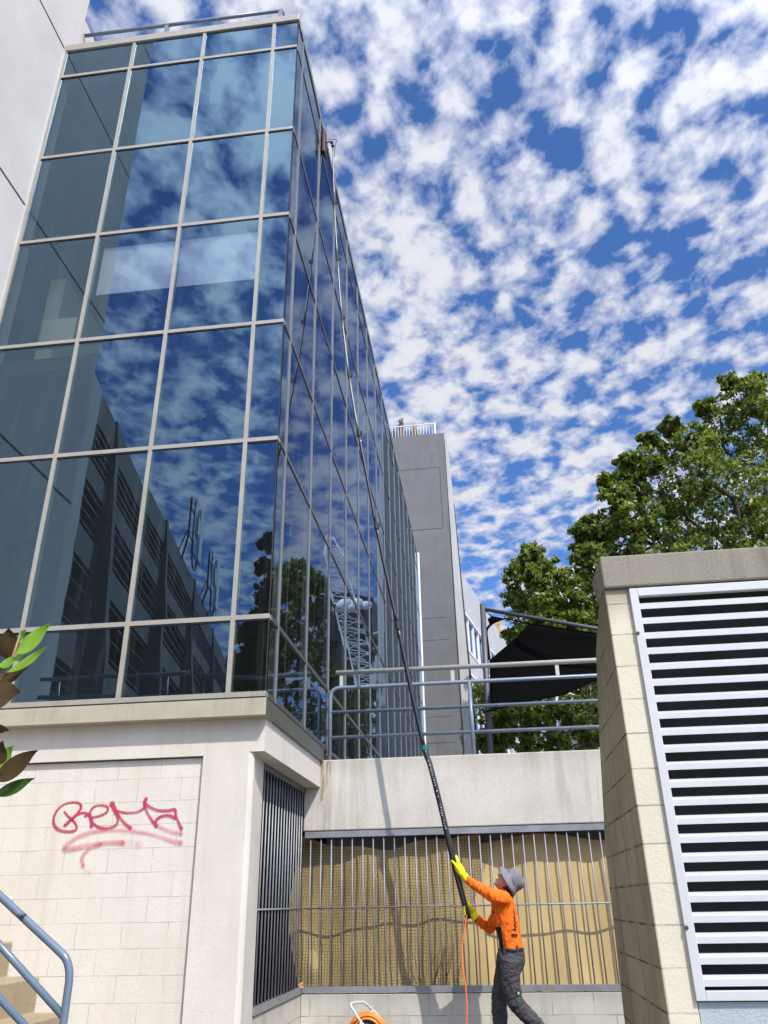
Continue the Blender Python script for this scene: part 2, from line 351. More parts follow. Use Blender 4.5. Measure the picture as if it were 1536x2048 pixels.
# ledge
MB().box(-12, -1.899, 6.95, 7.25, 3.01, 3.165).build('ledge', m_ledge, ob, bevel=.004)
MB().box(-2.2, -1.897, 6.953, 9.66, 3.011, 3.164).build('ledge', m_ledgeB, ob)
MB().box(-12, -1.905, 6.958, 7.2, 3.168, 3.178).build('ledge_gasket', m_black, ob)
# interior shell
inn = MB()
inn.box(-11.9, -11.7, 7.2, 27, 3.2, 13); inn.box(-11.6, -2.2, 26.8, 27, 3.2, 13)
inn.box(-11.6, -6.5, 12.0, 12.15, 3.2, 12.9)
for z in (3.02, 7.26, 9.28, 12.45): inn.box(-11.6, XB-.14, YA+.22, 26.7, z, z+.18)
inn.build('interior_floor', m_dark, ob)
MB().box(-11.9, XB-.06, YA+.10, 27.1, 13.02, 13.06).build('roof', m_tower, ob)
MB().box(-4.38, -2.30, 7.16, 7.165, 8.33, 9.10).build('roller_blind', m_blind, ob)
wb0, wb1 = at(80, 688, 7.62), at(156, 636, 7.62)
MB().box(wb0.x, wb1.x, 7.60, 7.63, wb0.z, wb1.z).build('whiteboard', plain('board_olive', (.52, .52, .38), .9), ob)
MB().box(-11.5, -4.2, 9.4, 9.46, 7.445, 9.2).build('partition', plain('olive_wall', (.33, .33, .22), .9), ob)
MB().box(-5.40, -5.18, 7.7, 8.9, 7.445, 9.2).build('inner_column', plain('olive_column', (.42, .42, .27), .9), ob)
# parapet cap
MB().box(-5.46, XB+.012, YA-.02, YA+.16, 13.0, 13.13).build('parapet_cap', m_frame, ob, bevel=.005)
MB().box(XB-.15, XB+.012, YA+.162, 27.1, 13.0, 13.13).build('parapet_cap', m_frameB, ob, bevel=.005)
# mullions and transoms
MXA = [-5.455, -4.385, -3.31, -2.265]
for x in MXA:
    MB().box(x-.022, x+.022, YA-.008, YA+.07, 3.18, 13.0).build('mullion', m_frame, ob)
MB().box(XB-.012, XB+.0, YA+.0, YA+.012, 3.18, 13.0).build('corner_bead', m_black, ob)
MYB = [7.30]+[8.60+1.325*k for k in range(14)]
for y in MYB:
    z0 = 3.18 if y < 9.6 else 2.94
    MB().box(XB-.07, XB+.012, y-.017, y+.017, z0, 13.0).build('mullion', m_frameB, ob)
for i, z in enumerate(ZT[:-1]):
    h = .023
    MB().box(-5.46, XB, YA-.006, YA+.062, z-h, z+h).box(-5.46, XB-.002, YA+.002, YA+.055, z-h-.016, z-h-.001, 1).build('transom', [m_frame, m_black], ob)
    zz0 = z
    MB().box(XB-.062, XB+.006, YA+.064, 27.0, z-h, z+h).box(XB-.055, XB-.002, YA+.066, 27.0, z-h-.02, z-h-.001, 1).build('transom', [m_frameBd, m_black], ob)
# panes, each very slightly out of true
def pane(p, u, v, nrm, mat, tilt):
    # p corner, u, v edges
    a = RN.uniform(-tilt, tilt); b = RN.uniform(-tilt, tilt)
    U, V = Vector(u), Vector(v); n = Vector(nrm); q = Vector(p)
    o = MB().add([q+n*(-a*U.length-b*V.length), q+U+n*(a*U.length-b*V.length), q+U+V+n*(a*U.length+b*V.length), q+V+n*(-a*U.length+b*V.length)], [(0, 1, 2, 3)]).build('window_pane', mat, ob, keep=True)
    return o
xa = MXA+[XB-.01]
for i in range(len(xa)-1):
    for j in range(len(ZT)-1):
        pane((xa[i], YA+.010, ZT[j]), (xa[i+1]-xa[i], 0, 0), (0, 0, ZT[j+1]-ZT[j]), (0, -1, 0), m_glassA, .0018)
yb = [YA+.047]+MYB+[27.1]
zb = ZT
far = MB()
for i in range(len(yb)-1):
    lowz = ZT[0] if yb[i+1] < 10.1 else 2.94
    for j in range(len(ZT)-1):
        z0 = ZT[j] if j else lowz
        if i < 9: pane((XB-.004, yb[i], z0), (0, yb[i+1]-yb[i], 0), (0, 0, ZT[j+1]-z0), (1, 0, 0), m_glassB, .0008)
        else: far.quad((XB-.004, yb[i], z0), (XB-.004, yb[i+1], z0), (XB-.004, yb[i+1], ZT[j+1]), (XB-.004, yb[i], ZT[j+1]))
o = far.build('window_pane', m_glassB, ob, keep=True); o['kind'] = 'stuff'
# wing
MB().box(-12, -5.47, 4.65, 7.23, 0, 20.5).build('wing_wall', m_wing, ob)
MB().box(-8, -5.52, 7.232, 7.66, 12.9, 14.3).build('wing_return', m_wing, ob)
for z in (6.60, 9.80, 13.03, 16.25):
    MB().box(-5.50, -5.4655, 4.6455, 6.93, z-.014, z+.014).build('wing_joint', m_line, ob)
MB().box(-5.53, -5.4655, 6.94, 7.02, 3.2, 13.0).build('corner_sealant', m_base, ob)
# roof rail
rr = MB(); a = Vector((-5.5, 7.35, 13.98)); b = Vector((-2.28, 7.35, 13.93))
rr.tube([a, b], .026, 10)
MB().tube([a, b], .028, 10).tube([b, b+Vector((0, .9, 0))], .028, 10).build('roof_rail', m_rail, ob, True)
for x in (-2.30, -4.13): MB().box(x-.03, x+.03, 7.33, 7.37, 13.07, 13.95).build('roof_rail_post', m_rail, ob)
# graffiti
def stroke(mb, pts, w0, Y=7.135):
    P = spline([at(90+x/4.955, 1570+y/4.955, Y) for x, y in pts], 7); n = len(P)
    off = .0035+.0006*stroke.k; stroke.k += 1
    if not hasattr(w0, '__len__'): w0 = [w0]*2
    vs = []; 
    for i, p in enumerate(P):
        t = (P[min(i+1, n-1)]-P[max(i-1, 0)]).normalized(); nn = Vector((-t.z, 0, t.x))
        ww = interp(np.linspace(0, 1, len(w0)), w0, i/(n-1))*(1+.12*math.sin(i*1.7))
        vs += [Vector((p.x, Y-off, p.z))+nn*ww, Vector((p.x, Y-off, p.z))-nn*ww]
    mb.add(vs, [(2*i, 2*i+1, 2*i+3, 2*i+2) for i in range(n-1)])
    for q, ww in ((P[0], w0[0]), (P[-1], w0[-1])):
        mb.add([(q.x+math.cos(k*math.pi/5)*ww*1.05, Y-off-.0003, q.z+math.sin(k*math.pi/5)*ww*1.05) for k in range(10)], [tuple(range(10))])
stroke.k = 0
def spray(name, col, alpha):
    m, t, p, o = newmat(name); p.inputs['Base Color'].default_value = (*col, 1); p.inputs['Roughness'].default_value = .7
    n = tex(t, 'ShaderNodeTexNoise', objco(t), i_Scale=160., i_Detail=3., i_Roughness=.8); n_ = tex(t, 'ShaderNodeTexNoise', objco(t), i_Scale=6., i_Detail=2.)
    a = node(t, 'ShaderNodeMath', operation='MULTIPLY'); t.links.new(rmp(t, n.outputs[0], .33, .62, 1, .72), a.inputs[0]); t.links.new(rmp(t, n_.outputs[0], .3, .7, alpha*1.2, alpha*.7), a.inputs[1]); a.use_clamp = True
    t.links.new(a.outputs[0], p.inputs['Alpha']); return m
gr = MB(); W = .0118
stroke(gr, [(195, 268), (235, 315), (285, 360), (315, 410), (300, 450), (235, 465), (150, 450), (100, 410), (85, 350), (110, 270), (170, 205), (250, 175), (330, 178), (360, 215), (330, 275), (265, 340), (200, 400)], [W*.8, W, W*1.3, W*.8, W, W*1.3])
stroke(gr, [(265, 335), (320, 295), (390, 275), (440, 295), (455, 330)], W*.85)
stroke(gr, [(400, 305), (440, 300), (460, 350), (462, 415)], [W, W*1.5, W*1.1])
stroke(gr, [(470, 322), (560, 300), (620, 260), (620, 215), (560, 200), (490, 215), (450, 270), (452, 330), (490, 390), (560, 425), (650, 425), (710, 390), (725, 330), (700, 260), (665, 185)], [W*.8, W, W*.8, W, W, W, W*2.0])
stroke(gr, [(690, 245), (760, 268), (850, 275), (930, 262), (985, 220), (990, 160), (1005, 138)], [W*.8, W*.8, W, W*1.3])
stroke(gr, [(715, 270), (760, 340), (810, 395), (850, 425)], [W*.8, W, W*1.4])
stroke(gr, [(985, 170), (1010, 260), (1060, 345), (1108, 405)], [W, W*.8, W*1.2])
stroke(gr, [(995, 180), (1050, 220), (1130, 250), (1220, 252), (1290, 242), (1300, 300), (1330, 375), (1355, 430)], [W, W*.8, W*.8, W, W*.8, W*1.3])
stroke(gr, [(1295, 325), (1230, 300), (1150, 312), (1100, 355), (1108, 400)], W*.9)
gr.build('graffiti', spray('red_spray', (.50, .035, .095), 1.0), ob)
gr = MB()
stroke(gr, [(1110, 400), (1200, 440), (1280, 468), (1355, 480)], [W, W*1.2, W*1.6])
stroke(gr, [(1350, 570), (1260, 555), (1150, 515), (1020, 480), (850, 455), (650, 445), (480, 465), (340, 510), (240, 575), (195, 635), (280, 630), (400, 605), (560, 578), (700, 570), (780, 570)], [W*1.8, W, W*1.1, W*1.5, W*1.7, W*2.0, W*1.7, W*1.7])
stroke(gr, [(560, 585), (460, 625), (395, 680), (370, 740), (385, 800)], [W*1.2, W*1.5, W*1.4])
gr.build('graffiti', spray('faded_red_spray', (.62, .10, .17), .48), ob)
gr = MB()
stroke(gr, [(760, 570), (860, 580), (940, 588)], [W*2, W*3]); gr.build('graffiti', spray('thin_red_spray', (.70, .25, .30), .16), ob); gr = MB(); stroke(gr, [(385, 795), (410, 840), (450, 862)], [W*1.5, W*1.8])
gr.build('graffiti', spray('thin_red_spray', (.70, .25, .30), .16), ob)

# ------------------------------------------------------------------ parapet wall with grille below
YW = 9.63
pw = thing('parapet_wall', 'cream concrete parapet band with a low block wall beneath, between the glass building and the louvred block', 'wall')
MB().box(-2.12, 8, YW, 9.89, 2.245, 3.03).build('parapet_band', m_para, pw, bevel=.012)
MB().box(-2.098, 8, YW-.01, 9.93, 0, .632).build('low_wall', m_low, pw, bevel=.006)
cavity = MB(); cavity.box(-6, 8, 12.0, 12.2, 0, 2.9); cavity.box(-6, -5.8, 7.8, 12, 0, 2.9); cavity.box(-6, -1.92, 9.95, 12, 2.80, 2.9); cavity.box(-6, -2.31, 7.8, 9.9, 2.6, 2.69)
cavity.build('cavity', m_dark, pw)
# front grille
gl = thing('security_grille', 'long galvanised bar grille in front of tan cloth, with the worker before it', 'grille', 'bar grilles of the undercroft')
MB().box(-2.10, 8, YW+.01, YW+.07, 2.172, 2.238).box(-2.10, 8, YW-.005, YW+.06, .645, .70).build('frame_rail', m_steel, gl)
br = MB(); x = -2.035
while x < 2.6: br.tube([(x, YW+.035, .70), (x, YW+.035, 2.175)], .0078, 8); x += .1205
for x in np.arange(-2.0, 2.5, .48): br.box(x-.02, x+.02, YW+.0, YW+.05, .632, .645)
br.build('bars', m_steel, gl, True)
MB().tube([(-2.09, YW+.028, 1.448), (3, YW+.028, 1.444)], .0085, 8).build('mid_rail', m_steel, gl, True)
# side grille
gs = thing('security_grille', 'narrow dark bar grille under the concrete beam beside the corner column', 'grille', 'bar grilles of the undercroft')
MB().box(-2.13, -2.085, 7.725, YW-.006, .645, .70).build('frame_rail', m_steel, gs)
MB().box(-2.13, -2.098, 7.725, YW-.006, 2.66, 2.715).build('frame_rail', m_postg, gs)
br = MB(); y = 7.80
while y < 9.6: br.tube([(-2.108, y, .70), (-2.108, y, 2.66)], .0082, 8); y += .1205
br.build('bars', m_steel, gs, True)
MB().tube([(-2.10, 7.73, 1.452), (-2.10, YW, 1.450)], .0085, 8).build('mid_rail', m_steel, gs, True)

# tan cloths behind the bars
def cloth(xa_, xb_, za, zb, fn, nx=160, nz=40):
    mb = MB(); vs = []
    for j in range(nz+1):
        for i in range(nx+1):
            u = i/nx; v = j/nz; x, z = lerp(xa_, xb_, u), lerp(za, zb, v); vs.append(fn(x, z, u, v))
    mb.add(vs, [(j*(nx+1)+i, j*(nx+1)+i+1, (j+1)*(nx+1)+i+1, (j+1)*(nx+1)+i) for j in range(nz) for i in range(nx)])
    return mb
def clothmat(name, c, wv=220., var=.10):
    m, t, p, o = newmat(name); p.inputs['Roughness'].default_value = .85; p.inputs['Specular IOR Level'].default_value = .2
    co = objco(t); n = tex(t, 'ShaderNodeTexNoise', co, i_Scale=2.5, i_Detail=5.)
    wv_ = tex(t, 'ShaderNodeTexWave', co, i_Scale=wv/6.28, bands_direction='Z'); wv_.inputs['Distortion'].default_value = 1.5
    col = mixc(t, rmp(t, n.outputs[0], .3, .7), tuple(x*(1-var) for x in c), tuple(x*(1+var) for x in c))
    col = mixc(t, rmp(t, wv_.outputs[0], 0, 1, 0, .05), col, tuple(x*.6 for x in c)); t.links.new(col, p.inputs['Base Color'])
    bump(t, p, n.outputs[0], .3, .03); return m
def wavey(x, z):
    return .030*math.sin(x*2.6+.6)+.016*math.sin(x*6.3+z*.8)+.010*math.sin(x*13+1.3*math.sin(z*2))*(.4+z/3)
def c_right(x, z, u, v):
    pin = math.exp(-((x-.27)**2+(z-2.02)**2)/.010)
    sag = .045*(1-math.cos((x+1)*4.0))*(v**4)
    return (x, 9.84+wavey(x, z)-.10*pin+.02*math.sin(x*7)*v**3, z-sag+.02*pin)
cr_ = cloth(-.55, 2.9, .66, 2.165, c_right).build('tan_cloth', clothmat('tan_canvas', (.57, .435, .21)), None, True)
tag(cr_, 'smooth tan canvas hung behind the bars at the right of the grille', 'cloth', 'cloths behind the bars')
def c_left(x, z, u, v):
    sag = (.10*math.sin(math.pi*min(1, (x+2.1)/1.5))+.02*math.sin(x*9))*(v**5)
    e = .06*math.sin(z*4.0)+.10*(1-v)*0
    xx = x+(1-u)*(.07+.07*math.sin(z*3.3)) - u*.0
    return (xx, 9.80+wavey(x, z)*1.1+.012*math.sin(z*5+x*3), z-sag)
cl_ = cloth(-2.30, -.10, .66, 2.15, c_left).build('tan_cloth', clothmat('tan_hessian', (.43, .32, .15), 300., .16), None, True)
tag(cl_, 'darker tan cloth under black netting at the left of the grille', 'cloth', 'cloths behind the bars')
# netting
def netmat():
    m, t, p, o = newmat('black_net'); p.inputs['Base Color'].default_value = (.02, .018, .015, 1); p.inputs['Roughness'].default_value = .7
    co = objco(t, (1, 0, 1)); dn = tex(t, 'ShaderNodeTexNoise', co, i_Scale=3., i_Detail=3.)
    ad = node(t, 'ShaderNodeVectorMath', operation='MULTIPLY_ADD'); t.links.new(dn.outputs['Color'], ad.inputs[0]); ad.inputs[1].default_value = (.05, 0, .05); t.links.new(co, ad.inputs[2])
    v = tex(t, 'ShaderNodeTexVoronoi', ad.outputs[0], feature='DISTANCE_TO_EDGE', i_Scale=33., i_Randomness=.32)
    t.links.new(rmp(t, v.outputs[0], .035, .075, 1, 0), p.inputs['Alpha']); return m
def c_net(x, z, u, v):
    zt = (z-.66)/1.49; xr = interp([0, .3, .55, .8, 1], [-.40, -.36, -.22, -.05, .10], zt)
    xl = -2.29+(.07+.07*math.sin(z*3.3))*.9; xx = lerp(xl, xr, u)
    sag = (.10*math.sin(math.pi*min(1, max(0, (xx+2.1)/1.5))))*(v**5)
    return (xx, 9.775+wavey(xx, z)*1.1+.006*math.sin(z*11+xx*8), z-sag)
nt_ = cloth(0, 1, .665, 2.14, c_net).build('netting', netmat(), None, True)
tag(nt_, 'fine black mesh netting draped over the left tan cloth', 'net')
rk = MB()
for k in range(12):
    u = RN.uniform(0, 1); b0 = Vector((-.62+RN.uniform(-.25, .22), 9.755, .66)); p = [b0]
    dx = RN.uniform(-.25, .30)
    for q in range(6): p.append(p[-1]+Vector((dx*.10+RN.uniform(-.02, .02), RN.uniform(-.002, .002), RN.uniform(.04, .09))))
    rk.tube(p, [.0035, .003, .003, .0025, .002, .0015, .001], 4)
rk = rk.build('dead_vine', plain('dead_stems', (.05, .04, .025), .9)); tag(rk, 'dark dead stems tangled in the foot of the netting', 'plant')
st_ = MB(); b0 = at(600, 1982, YW-.01)
st_.ball(at(602, 1975, YW-.05), .022, (1.3, 1, .8)); st_.tube([at(597, 1972, YW-.05), at(606, 1966, YW-.03)], [.018, .010], 7)
s_ = st_.build('stone', plain('orange_rock', (.50, .30, .15), .9, 0, .3, 30., bmp=.5), None, True); tag(s_, 'small orange-brown stone sitting on the corner of the low wall', 'stone')

# ------------------------------------------------------------------ terrace railing
rl = thing('terrace_railing', 'blue-grey pipe railing with a beige top rail on the parapet', 'railing')
YR = 9.76
def zpx(x, y, Y=YR): return at(x, y, Y).z
XL = at(660, 1450, YR).x; XP2 = at(944, 1450, YR).x
zt = zpx(800, 1370); z2 = zpx(800, 1419); z3 = zpx(800, 1470)
MB().tube([(at(672, 1346, YR).x, YR, zpx(672, 1346)), (8, YR, zpx(1190, 1322))], .030, 14).build('top_rail', m_railtop, rl, True)
for px__ in (683, 905, 1115):
    p = at(px__, 1345, YR); MB().box(p.x-.022, p.x+.022, YR-.006, YR+.006, zt+.01, zt+.22).build('bracket', m_railtop, rl)
P = [Vector((XL, YR, 2.9)), Vector((XL, YR, zt-.16))]+[Vector((XL+.11*(1-math.cos(a)), YR, zt-.11+.11*math.sin(a))) for a in np.linspace(0, math.pi/2, 8)]+[Vector((8, YR, zt))]
MB().tube(P, .0245, 12).build('post', m_rail, rl, True)
for z in (z2, z3): MB().tube([(XL, YR, z), (8, YR, z)], .0215, 12).build('rail', m_rail, rl, True)
for x in (XP2, XP2+1.75, XP2+3.5): MB().tube([(x, YR, 2.9), (x, YR, zt)], .026, 12).build('post', m_rail, rl, True)

# ------------------------------------------------------------------ louvred block
vb = thing('vent_block', 'tall block-built vent shaft with concrete cap and big white louvre at the right', 'vent shaft')
YV = 5.06; XV = .87
side = [(XV, YV, 0), (XV, YV, 3.309), (XV, 5.33, 3.309)]+[(XV, y, z) for y, z in ((5.78, 3.11), (6.26, 2.48), (6.69, 1.80), (6.72, 1.60), (6.86, .68), (6.95, 0))]
nS = len(side)
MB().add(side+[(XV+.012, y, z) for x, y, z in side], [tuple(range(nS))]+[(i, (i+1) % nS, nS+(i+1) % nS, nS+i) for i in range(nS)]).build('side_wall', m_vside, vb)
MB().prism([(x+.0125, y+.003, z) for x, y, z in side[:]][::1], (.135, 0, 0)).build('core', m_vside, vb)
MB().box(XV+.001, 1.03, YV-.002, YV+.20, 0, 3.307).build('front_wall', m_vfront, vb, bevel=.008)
MB().box(1.032, 4, YV-.001, YV+.3, 0, .985).box(3.2, 4, YV-.001, YV+.3, .986, 3.30).build('lower_panel', m_vlow, vb)
MB().box(1.5, 4, 5.4, 6.8, 0, 3.2).box(1.032, 4, YV+.13, YV+.16, 1, 3.3).build('duct', m_dark, vb)
# cap, slightly broken edge
cp = MB().prism([(XV-.006, YV-.035, 3.311), (XV-.006, 5.36, 3.311), (XV-.006, 5.52, 3.535), (XV-.006, YV-.035, 3.535)], (3.4, 0, 0))
cp.build('cap', m_cap, vb, bevel=.012)
lf = vb
fr_ = MB(); x0, x1, z0, z1 = 1.022, 3.1, .992, 3.300; fw_ = .052
fr_.box(x0, x0+fw_, YV-.028, YV+.02, z0, z1); fr_.box(x0+fw_, x1, YV-.028, YV+.02, z1-fw_*1.05, z1); fr_.box(x0+fw_, x1, YV-.028, YV+.02, z0, z0+fw_*.9); fr_.box(x1-fw_, x1, YV-.028, YV+.02, z0+fw_, z1-fw_)
fr_.build('louvre_frame', m_slat, vb, bevel=.003)
sl_ = MB(); zs = [at(1380, y, YV).z for y in ()]
ztop = at(1400, 1204, YV-.02).z; zbot = at(1480, 1962, YV-.02).z
NS = 22
for k in range(NS):
    z = lerp(ztop, zbot, k/(NS-1))+RN.uniform(-.0015, .0015); zr_ = RN.uniform(-.003, .003)
    pf = [(-.020, -.024), (-.020, .008), (-.014, .012), (.016, .028), (.018, .024), (-.010, .006), (-.013, -.024)]
    sl_.add([(x0+fw_+.001, YV+a_, z+b_) for a_, b_ in pf]+[(x1-fw_-.001, YV+a_, z+zr_+b_) for a_, b_ in pf], [(i, (i+1) % 7, 7+(i+1) % 7, 7+i) for i in range(7)]+[tuple(range(7))])
sl_.build('louvre_slats', m_slat, vb)
sn_, tn_, pn_, on_ = newmat('run_stain'); pn_.inputs['Base Color'].default_value = (.26, .18, .085, 1); pn_.inputs['Roughness'].default_value = .9
nn_a = tex(tn_, 'ShaderNodeTexNoise', objco(tn_, (22, 22, 3)), i_Scale=1., i_Detail=6., i_Roughness=.7); tn_.links.new(rmp(tn_, nn_a.outputs[0], .40, .66, 0, .75), pn_.inputs['Alpha'])
MB().add([(-1.925, YW-.003, 3.02), (-1.80, YW-.003, 3.02), (-1.80, YW-.003, 2.90), (-1.84, YW-.003, 2.75), (-1.88, YW-.003, 2.62), (-1.925, YW-.003, 2.55)], [(0, 1, 2, 3, 4, 5)]).build('run_stain', sn_, pw)
for (px__, py__) in ((1276, 1266), (1373, 1855)):
    p = at(px__, py__, YV-.03); MB().tube([(p.x, YV-.027, p.z), (p.x, YV-.036, p.z)], [.013, .009], 12).tube([(p.x, YV-.036, p.z), (p.x, YV-.040, p.z)], .006, 6, m=1).build('bolt', [plain('rusty_bolt', (.22, .17, .13), .6, .5), m_black], vb)

# ------------------------------------------------------------------ tower and right building
tw = thing('lift_tower', 'plain grey rendered tower rising behind the far end of the mirror glass', 'tower')
YT = 27.2
MB().box(-6, -.66, YT, 33, 0, 18.36).build('tower_shaft', m_tower, tw)
tp = [at(888, 868, YT+.3), at(896, 880, YT+.3), at(957, 1515, YT+.3), at(930, 1515, YT+.3)]
MB().prism([at(888.5, 869, YT+.25), at(893, 872, YT+.25), at(903, 960, YT+.25), at(957, 1560, YT+.25), at(934, 1560, YT+.25)], (0, .5, 0)).build('side_fin', m_towerl, tw)
MB().prism([at(902, 985, YT+.7), at(909, 1010, YT+.7), at(963, 1560, YT+.7), at(950, 1560, YT+.7)], (0, .6, 0)).build('side_recess', m_line, tw)
jn = MB()
def jl(a, b, wd=.02):
    a = Vector(a); b = Vector(b); d = (b-a).normalized(); n = Vector((-d.z, 0, d.x))*wd*.5
    jn.prism([a-n, b-n, b+n, a+n], (0, .02, 0))
def T(x, y): p = at(x, y, YT-.004); return p
jl(T(800, 941), T(879, 934)); jl(T(879, 934), T(886, 1055)); jl(T(800, 1063), T(886, 1056)); jl(T(840, 1238), T(893, 1234), .015); jl(T(845, 1282), T(900, 1278), .012); jl(T(770, 945), T(800, 941))
jl(T(850, 1487), T(912, 1484), .012); jl(T(850, 1435), T(905, 1431), .010)
jn.build('render_joints', m_line, tw)
MB().tube([at(836, 1106, YT-.12), at(851, 1515, YT-.12)], .045, 8).build('downpipe', m_white, tw)
bl = MB(); p0 = at(779, 856, YT+.15); p1 = at(869, 847, YT+.15); zc = 18.36
bl.tube([p0-Vector((1.5, 0, 0)), p1], .028, 6); bl.tube([p1, p1+Vector((0, 2, 0))], .028, 6); bl.tube([p1, Vector((p1.x, p1.y, zc))], .04, 6)
for x in np.arange(-4.0, p1.x, .115): bl.tube([(x, YT+.15, zc), (x, YT+.15, p1.z)], .012, 5)
bl.build('balustrade', m_white, tw)
def leaves(pos, size, up=None, rs=RN, stretch=.55):
    n = len(pos); a = rs.normal(size=(n, 3)); a[:, 2] -= .5; a /= np.linalg.norm(a, axis=1)[:, None]
    b = rs.normal(size=(n, 3)); b[:, 2] += .2; b -= a*(a*b).sum(1)[:, None]; b /= np.linalg.norm(b, axis=1)[:, None]
    s = size*rs.uniform(.42, 1.5, n)[:, None]; nr = np.cross(a, b)
    p = pos; V = np.stack([p-a*s*.5, p+b*s*stretch*.5+nr*s*.06, p+a*s*.5, p-b*s*stretch*.5+nr*s*.06], 1).reshape(-1, 3)
    return V
def crown_mesh(name, V, mat, parent):
    me = bpy.data.meshes.new(name); n = len(V)//4
    me.vertices.add(4*n); me.vertices.foreach_set('co', V.astype(np.float32).ravel())
    me.loops.add(4*n); me.loops.foreach_set('vertex_index', np.arange(4*n, dtype=np.int32))
    me.polygons.add(n); me.polygons.foreach_set('loop_start', np.arange(0, 4*n, 4, dtype=np.int32))
    me.update(calc_edges=True); me.validate(); me.materials.append(mat)
    o = bpy.data.objects.new(name, me); COL.objects.link(o)
    if parent: o.parent = parent
    return o
def tree(name, label, cat, clumps, base, mat=None, lsize=.10, dens=1.0, group=None, limb=.05, fork=None, sub=16, per=46, squash=.8):
    mat = mat or m_leaf
    t = thing(name, label, cat, group or ('trees round the terrace' if cat == 'tree' else 'shrubs on the terrace')); base = Vector(base); t.location = base
    fork = Vector(fork) if fork else base+Vector((0, 0, 1.5))
    pos = []; tr = MB(); top = sum((Vector(c) for c, r in clumps), Vector())/len(clumps)
    tr.tube([Vector(), (fork-base)*.5+Vector((.05, 0, 0)), fork-base], [limb*3.2, limb*2.6, limb*2.3], 10)
    nodes_ = [(fork, 0)]
    for c, r in sorted(clumps, key=lambda q: (Vector(q[0])-fork).length):
        c = Vector(c); full = (c-fork).length
        f0, lv_ = min(nodes_, key=lambda q: (q[0]-c).length+.35*(q[0]-fork).length+.12*q[1])
        nodes_.append((c, lv_+1)); root = fork; fork_ = f0
        mid = lerp(f0, c, .5)+Vector(RN.normal(size=3)*.12*(c-f0).length*.5)
        q = spline([f0-base, lerp(f0, mid, .5)-base+Vector(RN.normal(size=3)*.04), mid-base, c-base], 4)
        tr.tube(q, np.linspace(limb*max(.35, 1.7-.4*lv_), limb*max(.22, 1.3-.4*lv_), len(q)), 6)
        for k in range(int(sub*dens)):
            d = RN.normal(size=3); d /= np.linalg.norm(d); rr_ = r*RN.uniform(.25, 1.0)**.7
            sc = np.array(c)+d*rr_*np.array([1, 1, squash]); sr = r*RN.uniform(.18, .34)
            if k % 3 == 0: tr.tube([c-base, Vector(sc)-base], [limb*.22, limb*.08], 4)
            m = int(per*RN.uniform(.5, 1.3)); dd = RN.normal(size=(m, 3)); dd /= np.linalg.norm(dd, axis=1)[:, None]
            pos.append(sc+dd*(sr*RN.uniform(.3, 1.15, m)[:, None])*np.array([1, 1, .75]))
    pos = np.concatenate(pos)-np.array(base)
    tr.build('trunk', m_bark, t, True); crown_mesh('crown', leaves(pos, lsize), mat, t); return t

# rooftop plants on the tower
def rplant(name, label, px0, px1, pyt, pyb, mat, kind):
    base = at((px0+px1)/2, pyb, YT+1.0); t = MB(); top = at((px0+px1)/2, pyt, YT+1.0); wd = (px1-px0)*.0175*.5
    zb_ = 18.37; base.z = zb_
    if kind == 'spiky':
        for k in range(7):
            x = RN.uniform(-wd, wd)*.75; h = (top.z-zb_)*RN.uniform(.6, 1)
            t.tube([(x, 0, 0), (x, 0, h*.3), (x+.02, 0, h*.7), (x, 0, h)], [.05, .09, .07, .01], 7)
            for q in range(26):
                a = RN.uniform(0, 6.28); z = RN.uniform(.1, .95)*h; t.tube([(x, 0, z), (x+.13*math.cos(a), .13*math.sin(a), z+.08)], [.016, .003], 3)
    else:
        for k in range(230):
            a = RN.uniform(0, 6.28); e = RN.uniform(.15, 1.0); h = (top.z-zb_)*1.0
            t.tube([(0, 0, 0), (wd*.6*math.cos(a)*(1.1-e), wd*.5*math.sin(a), h*.6*e+.1), (wd*math.cos(a)*(1.25-e), wd*.8*math.sin(a), h*(.35+.65*e))], [.02, .015, .003], 3)
    o = t.build(name, mat); o.location = base; tag(o, label, 'plant', 'plants on the tower roof'); return o
rplant('rooftop_plant', 'tall brown spiky plant on top of the grey tower', 793, 810, 832, 868, plain('brown_plant', (.12, .085, .06), .9, 0, .3), 'spiky')
rplant('rooftop_plant', 'round yellow-green grassy bush on top of the grey tower', 812, 847, 849, 868, plain('yellow_grass', (.30, .24, .08), .9, 0, .4, 2.), 'bush')
rplant('rooftop_plant', 'small dark plant at the left of the rooftop plants on the tower', 779, 794, 858, 868, plain('dark_plant', (.05, .06, .05), .9, 0, .3), 'bush')

# far office to the right of the tower
fo = thing('far_office', 'pale grey office block with strips of blue windows beyond the tower', 'building')
A0 = Vector((-.43, 32, 0)); D0 = Vector((.187, .982, 0)).normalized(); N0 = Vector((D0.y, -D0.x, 0))
def onfo(x, y):
    d = ray(x, y); t = ((A0-EYE).dot(N0))/d.dot(N0); return EYE+d*t
zr = onfo(920, 1140).z
m_fo = concrete('pale_panel', (.46, .46, .47), stain=(.3, .3, .3), amt=.3, grain=15., spk=.02)
wz = [(onfo(928, 1292).z, onfo(922, 1214).z), (onfo(936, 1440).z-.6, onfo(934, 1338).z)]
lv = [0, wz[1][0], wz[1][1], wz[0][0], wz[0][1], zr]
a_ = A0-D0*3; b_ = A0+D0*24
fw2 = MB()
for z0_, z1_ in ((0, lv[1]), (lv[2], lv[3]), (lv[4], lv[5])):
    fw2.prism([a_+Vector((0, 0, z0_)), b_+Vector((0, 0, z0_)), b_+Vector((0, 0, z1_)), a_+Vector((0, 0, z1_))], -N0*.4)
fw2.prism([a_-N0*.41+Vector((0, 0, 0)), b_-N0*.41, b_-N0*.41+Vector((0, 0, zr-.01)), a_-N0*.41+Vector((0, 0, zr-.01))], -N0*8)
